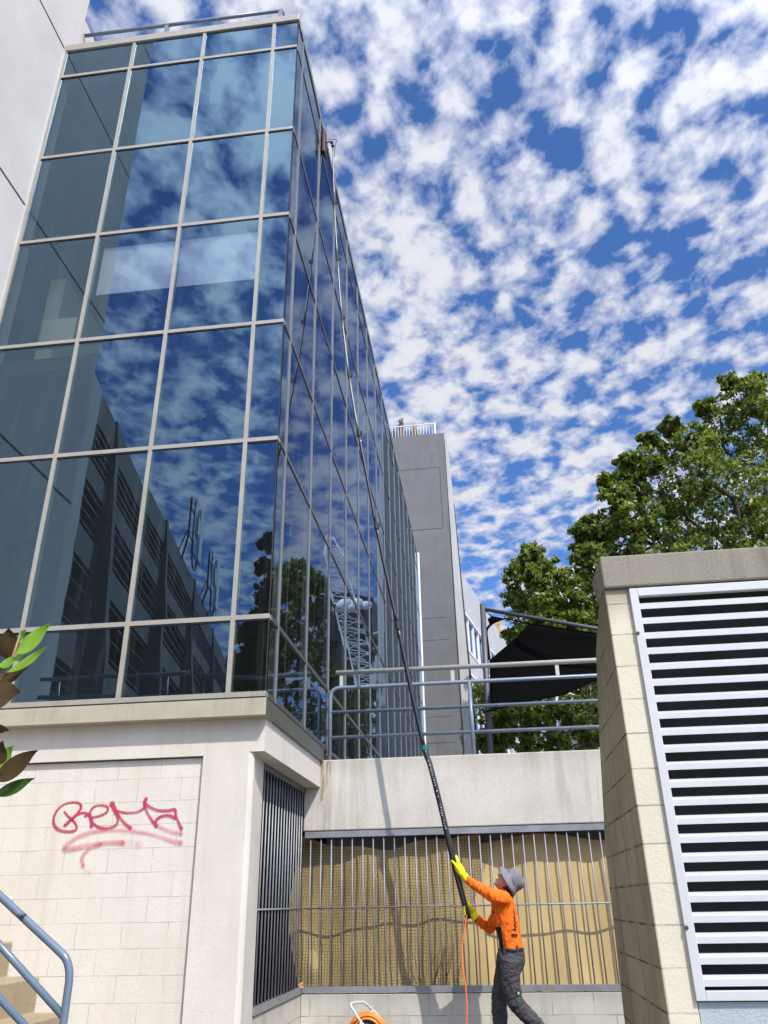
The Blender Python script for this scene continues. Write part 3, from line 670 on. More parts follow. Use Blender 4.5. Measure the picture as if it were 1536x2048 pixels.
fw2.build('wall', m_fo, fo)
m_fwin = plain('far_glass', (.05, .10, .22), .5, .0, spec=.1)
for (z0_, z1_) in wz:
    for blk, (s0, s1) in enumerate(((.0, 5.4), (6.2, 10.5), (11.2, 16), (17, 22))):
        wm = MB(); wm.prism([A0+D0*s0+Vector((0, 0, z0_)), A0+D0*s1+Vector((0, 0, z0_)), A0+D0*s1+Vector((0, 0, z1_)), A0+D0*s0+Vector((0, 0, z1_))], -N0*.10)
        for v in wm.v: pass
        wo_ = MB(); wo_.v = [tuple(Vector(v)-N0*.12) for v in wm.v]; wo_.f = wm.f; wo_.mi = wm.mi; wi = wo_.build('window', m_fwin, fo)
        fm = MB()
        for s in np.arange(s0, s1+.01, 1.08):
            c = A0+D0*s; fm.prism([c+Vector((0, 0, z0_)), c+D0*.07+Vector((0, 0, z0_)), c+D0*.07+Vector((0, 0, z1_)), c+Vector((0, 0, z1_))], -N0*.11)
        for z in (z0_, z1_-.09): fm.prism([A0+D0*s0+N0*.03+Vector((0, 0, z)), A0+D0*s1+N0*.03+Vector((0, 0, z)), A0+D0*s1+N0*.03+Vector((0, 0, z+.09)), A0+D0*s0+N0*.03+Vector((0, 0, z+.09))], -N0*.14)
        fm.build('frame', m_white, wi)
    for s0, s1 in ((-3, 0), (5.4, 6.2), (10.5, 11.2), (16, 17), (22, 24)):
        MB().prism([A0+D0*s0+Vector((0, 0, z0_)), A0+D0*s1+Vector((0, 0, z0_)), A0+D0*s1+Vector((0, 0, z1_)), A0+D0*s0+Vector((0, 0, z1_))], -N0*.35).build('pier', m_fo, fo)
c = onfo(922, 1138); MB().tube([c-N0*.8-Vector((0, 0, .5)), at(927, 1118, c.y)-N0*.8+Vector((0, 0, .15))], [.14, .10], 8).build('flue', m_postg, fo)
c = at(985, 1222, 41); MB().box(c.x-.25, c.x+.35, 41, 42, zr-.2, zr+.55).build('roof_unit', plain('rusty_unit', (.45, .27, .10), .8, 0, .4, 4.), fo)

# ------------------------------------------------------------------ shade sail
YS = 14.0
sp = MB().tube([(at(978, 1505, YS).x, YS, 2.9), at(965, 1208, YS)], .052, 12)
p_ = thing('sail_post', 'dark grey steel post with a sloping arm holding the black shade sail', 'post')
sp.build('post', m_postg, p_, True); MB().tube([at(966, 1218, YS), at(1192, 1257, YS-.2), at(1330, 1281, YS-.4)], .036, 10).build('arm', m_postg, p_, True)
sm_ = MB(); topl = [(1000, 1304), (1030, 1277), (1056, 1249), (1090, 1253), (1130, 1259), (1192, 1268), (1300, 1288)]
botl = [(981, 1418), (1010, 1412), (1045, 1405), (1085, 1399), (1125, 1391), (1192, 1362), (1300, 1330)]
topl = [(979, 1320)]+topl[1:]; nn_ = 30; vs = []
for i in range(nn_+1):
    u = i/nn_; a = at(interp(np.linspace(0, 1, 7), [q[0] for q in topl], u), interp(np.linspace(0, 1, 7), [q[1] for q in topl], u), YS+.1+.5*u)
    b = at(interp(np.linspace(0, 1, 7), [q[0] for q in botl], u), interp(np.linspace(0, 1, 7), [q[1] for q in botl], u), YS-.6+.3*u)
    for j in range(13):
        v = j/12; q = lerp(a, b, v); q.y += .25*math.sin(math.pi*v); vs.append(q)
sm_.add(vs, [(i*13+j, (i+1)*13+j, (i+1)*13+j+1, i*13+j+1) for i in range(nn_) for j in range(12)])
# torn flap at the post
fl = [at(975, 1238, YS), at(984, 1232, YS), at(1010, 1237, YS), at(988, 1246, YS), at(981, 1252, YS)]
sm_.prism(fl, (0, .03, 0))
sail = sm_.build('shade_sail', m_sail, None, True); tag(sail, 'torn black shade sail sagging behind the railing', 'shade sail')
mdf = sail.modifiers.new('t', 'SOLIDIFY'); mdf.thickness = .012
cdm = MB().tube(spline([at(980, 1250, YS), at(973, 1262, YS), at(975, 1285, YS), at(979, 1320, YS)], 5), .022, 6).tube([at(1008, 1236, YS), at(1056, 1247, YS), at(1192, 1267, YS)], .014, 6)
cdm.build('edge_cord', m_sail, sail, True)
MB().tube([at(972, 1423, YS-.6), at(1045, 1405, YS-.6)], .014, 6).build('edge_cord', m_sail, sail, True)
MB().tube([at(967, 1218, YS), at(985, 1234, YS)], .008, 5).build('edge_cord', m_sail, sail, True)

# ------------------------------------------------------------------ trees
cl = []
for x, y, r, d in [(1490,800,50,0),(1440,835,48,.4),(1536,840,60,0),(1390,885,42,0),(1345,895,40,.5),(1450,905,60,.6),(1530,930,70,.2),(1300,925,36,0),(1400,950,55,-.5),(1262,965,36,.3),(1325,985,55,.4),(1470,1000,70,-.3),(1232,1000,32,0),(1270,1035,42,-.3),(1380,1040,60,.7),(1222,1060,36,.6),(1310,1090,55,0),(1450,1090,60,.3),(1540,1040,60,0),(1190,1050,24,0),(1168,1062,22,.2),(1200,1110,38,.3),(1172,1118,30,0),(1195,1150,38,0),(1180,1085,34,.5),(1240,1120,50,.2),(1380,1130,60,0),(1500,1140,60,0),(1410,815,22,.3),(1460,765,20,0),(1505,768,24,.2),(1215,965,20,.0),(1255,925,20,.1),(1290,880,18,.2),(1340,855,20,.0),
                   (1600,800,70,0),(1640,900,80,.4),(1600,1000,80,0),(1680,1050,80,0),(1600,1120,70,0),(1330,1200,70,0),(1450,1230,80,0),(1560,1230,80,0)]:
    cl.append((at(x, y, 17+d*1.4), r*.0124*1.13))
tree('broadleaf_tree', 'big spreading green tree rising behind the concrete cap of the louvred block', 'tree', cl, (6.3, 17.2, 2.93), lsize=.115, dens=1.0, limb=.045, fork=at(1500, 1100, 17.1), sub=27, per=58)
cl = [(at(x, y, 22+d), r*.0155) for x, y, r, d in [(1060,1112,22,0),(1085,1135,30,.2),(1065,1150,26,-.2),(1110,1165,36,.1),(1150,1150,28,.3),(1100,1205,40,0),(1145,1200,42,.2),(1090,1245,32,.1),(1130,1255,42,-.1),(1185,1180,40,0),(1180,1245,45,0),(1230,1200,45,0),(1085,1290,30,0),(1150,1310,50,0),(1220,1290,50,0),(1120,1350,45,0),(1180,1370,45,0)]]
tree('broadleaf_tree', 'smaller bright green tree directly above the black shade sail', 'tree', cl, (2.6, 22.2, 2.93), lsize=.15, dens=1.1, limb=.05, fork=(2.6, 22.2, 4.6), sub=20, per=44)
cl = [(at(x, y, 15.2+d), r*.0105) for x, y, r, d in [(985,1455,26,0),(1010,1480,30,.2),(1020,1430,26,0),(1060,1450,34,.1),(1070,1420,28,.4),(1100,1470,34,-.2),(1110,1430,30,.1),(1150,1450,34,.2),(1140,1410,26,.6),(1180,1480,30,0),(985,1500,26,.1),(1050,1495,26,-.1),(1120,1500,28,0),(1195,1430,34,.5),(1230,1460,40,0),(965,1480,16,.0),(1010,1410,18,.3),(1260,1420,40,0)]]
tree('shrub', 'leafy green shrub low behind the railing, under the black sail', 'shrub', cl, (1.2, 15.4, 2.93), lsize=.085, dens=1.2, limb=.02, fork=(1.2, 15.4, 3.3), sub=18, per=46)
# trees that face the side of the mirror glass, further along the terrace
def refB(x, y, t):
    h = atx(x, y, XB-.004); d = ray(x, y); d = Vector((-d.x, d.y, d.z)); d /= math.hypot(d.x, d.y); return h+d*t
cl = [(refB(x, y, 17+d), r*.0165*1.3) for x, y, r, d in [(590,1140,24,0),(610,1165,30,.5),(575,1180,28,0),(630,1180,26,0),(600,1215,36,1),(640,1225,30,0),(570,1250,30,.5),(620,1270,36,0),(590,1310,34,0),(640,1330,30,.4),(560,1320,26,0),(655,1290,20,0)]]
tree('broadleaf_tree', 'green terrace tree seen mirrored in the side glass, left of the mirrored crane', 'tree', cl, (cl[7][0].x+.2, cl[7][0].y, 2.93), lsize=.16, dens=1.1, limb=.06, sub=20, per=44)
cl = [(refB(x, y, 15+d), r*.0165*1.3) for x, y, r, d in [(670,1410,26,0),(700,1400,30,0),(730,1390,30,.3),(755,1400,26,0),(680,1450,30,0),(720,1440,34,.4),(755,1450,30,0),(620,1420,30,0),(590,1380,24,0),(640,1460,30,0),(700,1490,34,0),(745,1495,30,0),(660,1350,24,0),(580,1440,26,0)]]
tree('shrub', 'leafy green bush mirrored in the side glass behind the railing', 'shrub', cl, (cl[5][0].x, cl[5][0].y, 2.93), lsize=.12, dens=1.1, limb=.03, sub=18, per=44, fork=(cl[5][0].x, cl[5][0].y, 3.4))
# dark tree behind the camera, mirrored low in the front glass corner
def refA(x, y, Ya):
    p = at(x, y, Ya); return Vector((p.x, 2*(YA+.010)-p.y, p.z))
cl = [(refA(x, y, 22+d), r*.0145*1.4) for x, y, r, d in [(545,1085,18,0),(535,1130,16,0),(550,1180,26,.4),(530,1230,22,0),(510,1270,28,0),(545,1290,34,.5),(500,1320,26,0),(530,1350,34,0),(490,1360,22,0),(560,1240,34,0),(575,1140,28,0),(590,1220,40,.6),(590,1320,44,0),(540,1400,40,0)]]
tree('dark_tree', 'dark drooping tree mirrored in the lower corner of the front glass', 'tree', cl, (cl[9][0].x+.3, cl[9][0].y, 0), mat=m_leafd, lsize=.16, dens=1.2, limb=.07, sub=34, per=40, fork=(cl[9][0].x+.3, cl[9][0].y, 3.0))

# ------------------------------------------------------------------ car park behind the camera (mirrored in the front glass)
K = 1.4
P0 = Vector((-.759*9*K, 1.326*9*K)); Dd = Vector((-.165, .986)); Nn = Vector((.986, .165))
def cp3(s, z, off=0.):                     # s,z measured on the mirrored plane at scale 1
    q = P0+Dd*(s*K)+Nn*(off*K); return Vector((q.x, 2*(YA+.010)-q.y, EYE.z+(z-1.48)*K))
ck = thing('car_park', 'raw concrete car park with tapering fins and open railed decks, mirrored in the front glass', 'building')
levels = [(10.52, 9.88), (9.12, 8.69), (7.76, 7.20), (5.90, 5.25), (4.30, 3.65), (2.7, 2.1)]
S0, S1 = -3.0, 36
def slab(s0, s1, z0, z1, o0, o1): return [cp3(s0, z0, o0), cp3(s1, z0, o0), cp3(s1, z1, o0), cp3(s0, z1, o0)], (cp3(s0, z0, o1)-cp3(s0, z0, o0))
for zt_, zb_ in levels:
    pl, ve = slab(S0, S1, zb_, zt_, 0, -.12); MB().prism(pl, ve).build('spandrel', m_car, ck)
    pl, ve = slab(S0, S1, zb_, zb_+.16, -.13, -7); MB().prism(pl, ve).build('deck', m_car, ck)
pl, ve = slab(S0, S1, 0, 10.3, -7, -7.3); MB().prism(pl, ve).build('back_wall', m_dark, ck)
for i in range(5):
    z0_, z1_ = levels[i+1][0], levels[i][1]; rb = MB()
    for z in np.linspace(z0_+.12, z1_-.12, 4): rb.tube([cp3(S0, z, -.02), cp3(S1, z, -.02)], .024, 5)
    for s in np.arange(S0, S1, 1.1): rb.tube([cp3(s, z0_, -.05), cp3(s, z1_, -.05)], .014, 4)
    rb.build('deck_railing', m_steel, ck)
for s in (-3.0, .3, 1.3, 6.2, 10.6, 15.2, 19.8, 24.4, 29, 33.5):
    f = .18
    ft = MB()
    top = [cp3(s, 10.62, .02), cp3(s+f, 10.62, .02), cp3(s+f, 10.62, -.3), cp3(s, 10.62, -.3)]
    zb_ = 0.5
    bot = [cp3(s-.05, zb_, .85), cp3(s+f+.05, zb_, .85), cp3(s+f+.25, zb_, -.4), cp3(s-.25, zb_, -.4)]
    if s != .3: ft.add(top+bot, [(0,1,2,3), (7,6,5,4)]+[(i, (i+1) % 4, 4+(i+1) % 4, 4+i) for i in range(4)]); ft.build('fin', m_car, ck)
pl, ve = slab(-3.4, .05, .0, 10.53, .03, -.5); MB().prism(pl, ve).build('end_wall', m_wing, ck)

def antenna(s, z, label):
    t = thing('mobile_antenna', label, 'antenna', 'antennas on the car park roof'); b = cp3(s, 10.3, -.05)
    def A(ds, dz, do=0): return cp3(s+ds, z+dz, .15+do)
    MB().tube([cp3(s, 10.4, 0), A(0, .2), A(0, 1.5)], .045, 7).tube([A(.62, -.1), A(.62, 1.75)], .030, 6).tube([A(0, .3), A(.62, .3)], .03, 5).tube([A(0, 1.2), A(.62, 1.2)], .03, 5).tube([cp3(s-.5, 10.5, 0), A(0, .5)], .03, 5).build('mast', m_black, t)
    c = [A(1.2, -.05), A(1.68, -.05), A(1.68, 1.65), A(1.2, 1.65)]; MB().prism(c, (.16, .05, 0)).build('panel', m_white, t)
    c = [A(.85, .65), A(1.15, .65), A(1.15, 1.25), A(.85, 1.25)]; MB().prism(c, (.16, .05, 0)).build('radio_box', m_white, t)
    MB().tube(spline([A(1.4, -.05), A(1.35, -.35), A(.95, -.42), A(.75, -.2), A(.7, .4)], 5), .035, 6).tube([A(.62, .0), A(1.35, .0)], .025, 5).build('cable', m_black, t, True)
antenna(8.5, 10.95, 'nearer mobile phone antenna on the car park roof, mirrored higher up in the glass')
antenna(12.2, 10.75, 'farther mobile phone antenna on the car park roof, mirrored lower down beside the first')
# walkway railing behind the camera
wk = thing('walkway', 'raised walkway with dark pipe railing mirrored at the foot of the front glass', 'walkway')
yw = 2*(YA+.010)-15
MB().box(-12, -1.2, yw-2.2, yw-.1, 4.25, 4.45).build('deck', m_car, wk)
for x in (-10.5, -6.0, -1.6): MB().box(x-.15, x+.15, yw-1.4, yw-1.1, 0, 4.249).build('column', m_car, wk)
MB().tube([(-9.5, yw, 5.68), (-5.65, yw, 5.66)], .045, 8).tube([(-5.45, yw, 5.62), (-1.3, yw-1.5, 5.62)], .045, 8).tube([(-9.5, yw, 5.33), (-1.3, yw-.6, 5.20)], .045, 8).build('rail', m_rail, wk, True)
for x in (-8.4, -6.1, -4.0, -1.6): MB().tube([(x, yw-.25, 4.3), (x, yw-.05, 5.62)], .04, 8).build('post', m_rail, wk, True)

# ------------------------------------------------------------------ crane and dark tower mirrored in the side glass
cr2 = thing('tower_crane', 'white lattice crane jib mirrored in the side glass before a dark tower', 'crane')
ja, jb = refB(657, 1075, 125), refB(750, 1440, 125)
ax = (jb-ja); nseg = 17; sd = Vector((.75, -.1, .15)).normalized(); up_ = ax.normalized().cross(sd).normalized()
mm = MB(); hw = 1.9
cn = [sd*hw+up_*hw, sd*hw-up_*hw, -sd*hw-up_*hw, -sd*hw+up_*hw]
for c_ in cn: mm.tube([ja+c_*.4, ja+ax*.12+c_, jb+c_], .16, 5)
for i in range(nseg+1):
    f = i/nseg; q = ja+ax*f; sc = .4+.6*min(1, f/.12)
    for k in range(4):
        mm.tube([q+cn[k]*sc, q+cn[(k+1) % 4]*sc], .08, 4)
        if i < nseg:
            q2 = ja+ax*((i+1)/nseg); mm.tube([q+cn[k]*sc, q2+cn[(k+1) % 4]*(.4+.6*min(1, (f+1/nseg)/.12))], .07, 4)
mm.build('jib', m_white, cr2)
mb_ = MB().box(jb.x-1.2, jb.x+1.2, jb.y-1.2, jb.y+1.2, 0, jb.z+.8).build('mast', m_postg, cr2)
cv = MB()
for dx, dz, r in ((-2.6, 0, 1.0), (-1.0, .3, 1.35), (1.0, .3, 1.35), (2.6, 0, 1.0), (0, -.3, 1.1)): cv.ball(refB(702, 1212, 121)+Vector((dx, 0, dz)), r, (1, .8, .8))
cv.build('wrapped_load', m_white, cr2, True)
dt = thing('dark_tower', 'dark high-rise with thin pale balcony slabs mirrored in the side glass', 'building')
q0, q1 = refB(663, 1215, 140), refB(742, 1180, 140); q2 = refB(770, 1215, 152)
zt_ = (q0.z+q1.z)/2+1
base2 = [Vector((q0.x, q0.y, 0)), Vector((q1.x, q1.y, 0)), Vector((q2.x, q2.y, 0)), Vector((q0.x+6, q0.y+34, 0))]
MB().prism(base2, (0, 0, zt_)).build('tower_body', plain('dark_cladding', (.035, .036, .042), .35, .1, .3, 1.), dt)
sb = MB()
for k in range(18):
    z = zt_-8.0-k*3.1
    if z < 1: break
    a = lerp(base2[0], base2[1], .35); b = lerp(base2[0], base2[1], .8); o_ = Vector((-.3, -2, 0))
    sb.prism([a+Vector((0, 0, z)), b+Vector((0, 0, z)), b+o_*.8+Vector((0, 0, z)), a+o_*.8+Vector((0, 0, z))], (0, 0, .34))
    a = base2[1]; b = base2[2]; o_ = Vector((-1.4, -1.4, 0)); sb.prism([a+Vector((0, 0, z)), b+Vector((0, 0, z)), b+o_+Vector((0, 0, z)), a+o_+Vector((0, 0, z))], (0, 0, .38))
sb.build('balcony_slabs', m_towerl, dt)

# ------------------------------------------------------------------ stairs and near handrail
st = MB(); zz_ = [.20, .47, .74, .99, 1.25, 1.49, 1.73, 1.97, 2.21]; xx_ = [-2.86, -3.16, -3.455, -3.745, -4.03, -4.32, -4.61, -4.9, -5.2]
prof = [(xx_[0], 0)]
for x, z in zip(xx_, zz_): prof += [(x, prof[-1][1]), (x, z)] if prof[-1][0] != x else [(x, z)]
prof += [(-5.45, zz_[-1]), (-5.45, 0)]
prof = [p for i, p in enumerate(prof) if i == 0 or p != prof[i-1]]
sto = MB().prism([(x, 5.35, z) for x, z in prof], (0, 1.78, 0)).build('staircase', m_stair, bevel=.012); tag(sto, 'stained brown concrete steps climbing left along the block wall', 'stairs')
hr = thing('stair_handrail', 'glossy blue-grey pipe handrail of the concrete steps, bottom left', 'handrail')
H = lambda x, y: at(x, y, 5.2)
a = H(-6, 1786); b = H(112, 1896); c = H(139, 1945); d = H(123, 2048); down = (d-c).normalized(); d2 = Vector((c.x, 5.2, 0))
up0 = (a-b).normalized()
top = spline([a+up0*2.2, a, lerp(a, b, .5), b], 4)+spline([b, H(131, 1916), H(138, 1938), H(138.5, 1960)], 5)[1:]+[Vector((H(138.5, 1960).x, 5.2, .6)), Vector((H(138.5, 1960).x, 5.2, 0))]
MB().tube(top, .0235, 16).build('top_rail', m_railnear, hr, True)
a2 = H(-6, 1884); b2 = H(124, 2028); MB().tube([a2+(a2-b2).normalized()*2.2, a2, Vector((top[-1].x-.005, 5.2, b2.z-.012))], .0215, 14).build('mid_rail', m_railnear, hr, True)
a3 = H(0, 1998); b3 = H(45, 2046); dd_ = (b3-a3).normalized(); MB().tube([a3-dd_*2.2, b3+dd_*.30], .0215, 14).build('mid_rail', m_railnear, hr, True)
MB().tube([top[0], Vector((top[0].x, 5.2, 1.6))], .0235, 12).build('post', m_railnear, hr, True)

# ------------------------------------------------------------------ magnolia
mg = thing('magnolia_shrub', 'glossy green magnolia with brown leaf undersides close at the left edge', 'shrub'); mg.location = (-1.95, 2.45, 0)
YM = 2.35
def magleaf(name_parent, base, tip, wpx, mat, dy=0., bow=.12, nrm=(0, -1, .35), fold=.10):
    a = at(base[0]/5.12, 1220+base[1]/5.12, YM+dy); b = at(tip[0]/5.12, 1220+tip[1]/5.12, YM+dy-.03)
    Wd = wpx/5.12*YM/FPX*.98; ax_ = b-a; ln = ax_.length; t_ = ax_.normalized(); n_ = Vector(nrm).normalized(); n_ = (n_-t_*n_.dot(t_)).normalized(); s_ = t_.cross(n_)
    vs = []; k1 = 16; pr = [0, .40, .68, .85, .95, 1, 1, .97, .92, .85, .76, .66, .54, .42, .29, .15, 0]
    for i in range(k1+1):
        u = i/k1; cpt = a+ax_*u+n_*(-bow*ln*math.sin(math.pi*u)*.5)
        for j in (-2, -1, 0, 1, 2):
            vv = j/2*pr[i]*Wd; vs.append(cpt+s_*vv+n_*(fold*abs(vv)+.004*math.sin(u*5+j)))
    mbx = MB(); mbx.add([v-mg.location for v in vs], [(i*5+j, i*5+j+1, (i+1)*5+j+1, (i+1)*5+j) for i in range(k1) for j in range(4)])
    return mbx
def magmat(name, c, rough=.25, vein=.2, trans=.25):
    m, t, p, o = newmat(name); co = objco(t); n = tex(t, 'ShaderNodeTexNoise', co, i_Scale=14., i_Detail=3.)
    t.links.new(mixc(t, rmp(t, n.outputs[0], .3, .7), tuple(x*.8 for x in c), tuple(x*1.15 for x in c)), p.inputs['Base Color']); p.inputs['Roughness'].default_value = rough
    tl = node(t, 'ShaderNodeBsdfTranslucent'); tl.inputs['Color'].default_value = (c[0]*1.2, c[1]*1.3, c[2], 1)
    ms = node(t, 'ShaderNodeMixShader'); ms.inputs[0].default_value = trans; t.links.new(p.outputs[0], ms.inputs[1]); t.links.new(tl.outputs[0], ms.inputs[2]); t.links.new(ms.outputs[0], o.inputs[0]); return m
mg_g = magmat('magnolia_green', (.22, .40, .035)); mg_d = magmat('magnolia_dark', (.05, .13, .02), .2); mg_b = magmat('magnolia_brown', (.055, .030, .005), .6, trans=.06)
for i, (b_, t_, w_, mt, dy) in enumerate([((70, 500), (92, 182), 150, mg_b, .05), ((150, 440), (522, 130), 125, mg_g, 0), ((150, 480), (270, 395), 90, mg_g, .04), ((-20, 560), (185, 490), 70, mg_g, .02),
        ((-10, 720), (285, 575), 100, mg_b, .02), ((60, 640), (480, 372), 62, mg_g, -.02), ((-150, 900), (205, 835), 185, mg_b, -.03), ((-60, 1640), (135, 1388), 110, mg_g, .03), ((-60, 1720), (382, 1436), 135, mg_b, -.02),
        ((-60, 1880), (348, 1722), 80, mg_d, 0.), ((-120, 1190), (92, 1232), 55, mg_b, .05), ((-40, 1580), (28, 1340), 110, mg_b, -.04), ((150, 330), (260, 200), 60, mg_g, .06), ((-160, 700), (30, 600), 90, mg_d, .0),
        ((-500, 400), (-180, 150), 140, mg_g, .1), ((-520, 900), (-200, 1000), 140, mg_d, .1), ((-700, 1300), (-300, 1200), 140, mg_g, .1), ((-600, 1600), (-250, 1750), 140, mg_b, .1), ((-800, 600), (-450, 700), 140, mg_d, .2), ((-400, 1500), (-120, 1400), 120, mg_d, .1)]):
    magleaf(mg, b_, t_, w_, mt, dy).build('leaf', mt, mg, True)
sm2 = MB(); Lc = lambda x, y, dy=0: at(x/5.12, 1220+y/5.12, YM+.03+dy)-mg.location
sm2.tube([(0, 0, 0), (.03, .02, .6), (-.02, 0, 1.3), Lc(-300, 1900)], [.03, .025, .02, .012], 8); sm2.tube([Lc(-300, 1900), Lc(-200, 1300), Lc(0, 700), Lc(120, 520), Lc(205, 250)], [.012, .009, .006, .005, .003], 7)
sm2.tube([Lc(-300, 1900), Lc(-150, 1850), Lc(-30, 1700)], [.01, .006, .004], 6); sm2.tube([Lc(-200, 1300), Lc(-500, 900), Lc(-450, 400)], [.008, .006, .003], 6); sm2.tube([Lc(-300, 1900), Lc(-600, 1500), Lc(-700, 1000)], [.01, .006, .003], 6)
sm2.build('stem', plain('magnolia_stem', (.32, .20, .07), .6, 0, .3, 20.), mg, True)

# ------------------------------------------------------------------ long washing pole
wp = thing('window_cleaning_pole', 'very long telescopic pole leaning from the worker up to the top of the side glass', 'pole')
pts = [(937, 1838), (905, 1715), (883, 1620), (860, 1530), (848, 1495), (820, 1370), (795, 1250), (773, 1150), (752, 1050), (735, 960), (717, 865), (698, 750), (684, 635), (675, 517), (668.5, 405), (665.5, 292)]
HT = (9.02, 9.02)
def poleY(y): return 8.95+(9.25-8.95)*((1838-y)/(1838-292))**1.0 if True else 0
pp = [at(x, y, poleY(y)) for x, y in pts]
sp_ = spline(pp, 5)
m_carb = plain('carbon_black', (.012, .012, .013), .32, 0, .2, 12., coat=.4)
m_alu = plain('grey_tube', (.17, .165, .16), .4, .4, .15, 10)
cuts = [0, 20, 30, 40, 50, 55, 60, 65, 70, len(sp_)-1]
rads = [.030, .0245, .022, .0195, .0175, .016, .0145, .013, .0115]
for i in range(len(cuts)-1):
    MB().tube(sp_[cuts[i]:cuts[i+1]+1], rads[i], 10).build('pole_section', m_carb if i < 4 else m_alu, wp, True)
    if i: 
        c = sp_[cuts[i]]; d = (sp_[cuts[i]+1]-c).normalized() if cuts[i]+1 < len(sp_) else Vector((0, 0, 1))
        MB().tube([c-d*(.035 if i == 1 else .06), c+d*(.02 if i == 1 else .04)], rads[i-1]*1.3, 10).box(c.x+.02, c.x+.05, c.y-.012, c.y+.012, c.z-.03, c.z+.02).build('clamp', plain('teal_clamp', (.01, .12, .11), .4) if i == 1 else m_black, wp)
# worn white lettering on the lowest tube
lt = MB()
for k in range(34):
    f = lerp(8.0, 17.3, k/33); i = int(f); c = lerp(sp_[i], sp_[i+1], f-i); d = (sp_[i+1]-sp_[i]).normalized()
    if RN.rand() < .2: continue
    sx_ = Vector((1, 0, 0)); sx_ = (sx_-d*sx_.dot(d)).normalized(); h = RN.uniform(.006, .016); ww = RN.uniform(.004, .009); q = c+Vector((.0, -.0312, 0))+sx_*RN.uniform(-.005, .003)
    lt.prism([q-sx_*ww-d*h*.6, q+sx_*ww-d*h*.6, q+sx_*ww+d*h*.2, q-sx_*ww+d*h*.2], (0, .002, 0))
lt.build('lettering', plain('worn_white_print', (.45, .45, .43), .6), wp)
# brush
bt = sp_[-1]; bc = atx(648.5, 286, XB+.05)
bh = MB(); dz = .20; bc.y = min(bc.y, 8.95)
bq = Vector((XB+.045, bc.y, bc.z))
bh.box(bq.x-.02, bq.x+.03, bq.y-.07, bq.y+.07, bq.z-.26, bq.z+.26)
bho = bh.build('brush_block', plain('dark_red_brush', (.07, .008, .014), .6), wp, bevel=.01)
bb = MB()
for k in range(160):
    y = bq.y+RN.uniform(-.06, .06); z = bq.z+RN.uniform(-.25, .25); bb.tube([(bq.x-.015, y, z), (XB+.0, y+RN.uniform(-.01, .01), z+RN.uniform(-.02, .02))], .004, 3)
bb.build('bristles', m_black, wp)
MB().tube(spline([bt, bt+Vector((-.02, 0, .10)), (bt+bq)*.5+Vector((0, 0, .07)), bq+Vector((.03, 0, 0))], 5), .016, 8).ball(bt, .03).ball(bt+Vector((-.02, 0, .09)), .028).build('gooseneck', m_black, wp, True)
hs = MB().tube(spline([bt+Vector((.03, -.02, -.3)), bt+Vector((.05, -.02, 0)), bt+Vector((.06, 0, .14)), bq+Vector((.06, 0, .08))], 5), .006, 6).build('water_tube', m_black, wp, True)

# ------------------------------------------------------------------ orange hose and reel
ho = spline([at(934, 1830, 8.93), at(929, 1860, 8.91), at(924, 1895, 8.88), at(925, 1930, 8.86), at(931, 1970, 8.83), at(934, 2020, 8.80), at(933, 2060, 8.78), Vector((-.30, 8.72, .18)), Vector((-.42, 8.66, .02)), Vector((-.8, 8.60, .015)), Vector((-1.1, 8.62, .02)), Vector((-1.2, 8.66, .14))], 8)
h_ = MB().tube(ho, .0075, 8).build('orange_hose', plain('orange_rubber', (.80, .17, .04), .45), None, True); tag(h_, 'thin orange hose hanging from the foot of the pole to the ground', 'hose')
rp = thing('hose_reel', 'orange hose coiled on a reel with a pale tube handle beside the low wall', 'hose reel')
YH = 8.7; rc = at(735, 2070, YH)
cm = MB()
for k in range(9):
    r_ = .135+.0052*(k % 5); y = YH-.05+.0125*k
    cm.tube([Vector((rc.x+r_*math.cos(a), y+.003*math.sin(3*a+k), rc.z+r_*math.sin(a)*1.0)) for a in np.linspace(0, 2*math.pi, 30)], .0095, 6)
    cm.tube([Vector((rc.x+(r_+.028)*math.cos(a+k), y+.01*math.sin(2*a+k), rc.z+(r_+.028)*math.sin(a+k))) for a in np.linspace(0, 2*math.pi*.9, 28)], .0095, 6)
cm.build('hose_coil', plain('orange_coil', (.85, .24, .03), .4), rp, True)
MB().tube([(rc.x, YH-.09, rc.z), (rc.x, YH+.09, rc.z)], .06, 14).tube([(rc.x, YH-.085, rc.z), (rc.x, YH-.075, rc.z)], .10, 24).tube([(rc.x, YH+.075, rc.z), (rc.x, YH+.085, rc.z)], .16, 24).build('drum', plain('drum_grey', (.15, .15, .15), .5), rp)
hd = [at(736, 2060, YH-.12), at(722, 2044, YH-.12), at(704, 2016, YH-.12), at(701, 2010, YH-.11), at(705, 2006, YH-.08), at(722, 2004, YH+.02), at(730, 2006, YH+.05), at(745, 2020, YH+.10), at(758, 2032, YH+.12), at(764, 2046, YH+.12)]
MB().tube(spline(hd, 5)+[Vector((hd[-1].x+.03, YH+.14, .02))], .0115, 8).tube([hd[0], Vector((rc.x+.12, YH-.13, .02))], .0115, 8).tube([Vector((rc.x-.2, YH-.13, .02)), hd[1]], .0115, 8).tube([Vector((rc.x-.2, YH+.13, .02)), hd[-3]], .0115, 8).build('stand', plain('pale_tube', (.62, .65, .66), .3, .3), rp, True)

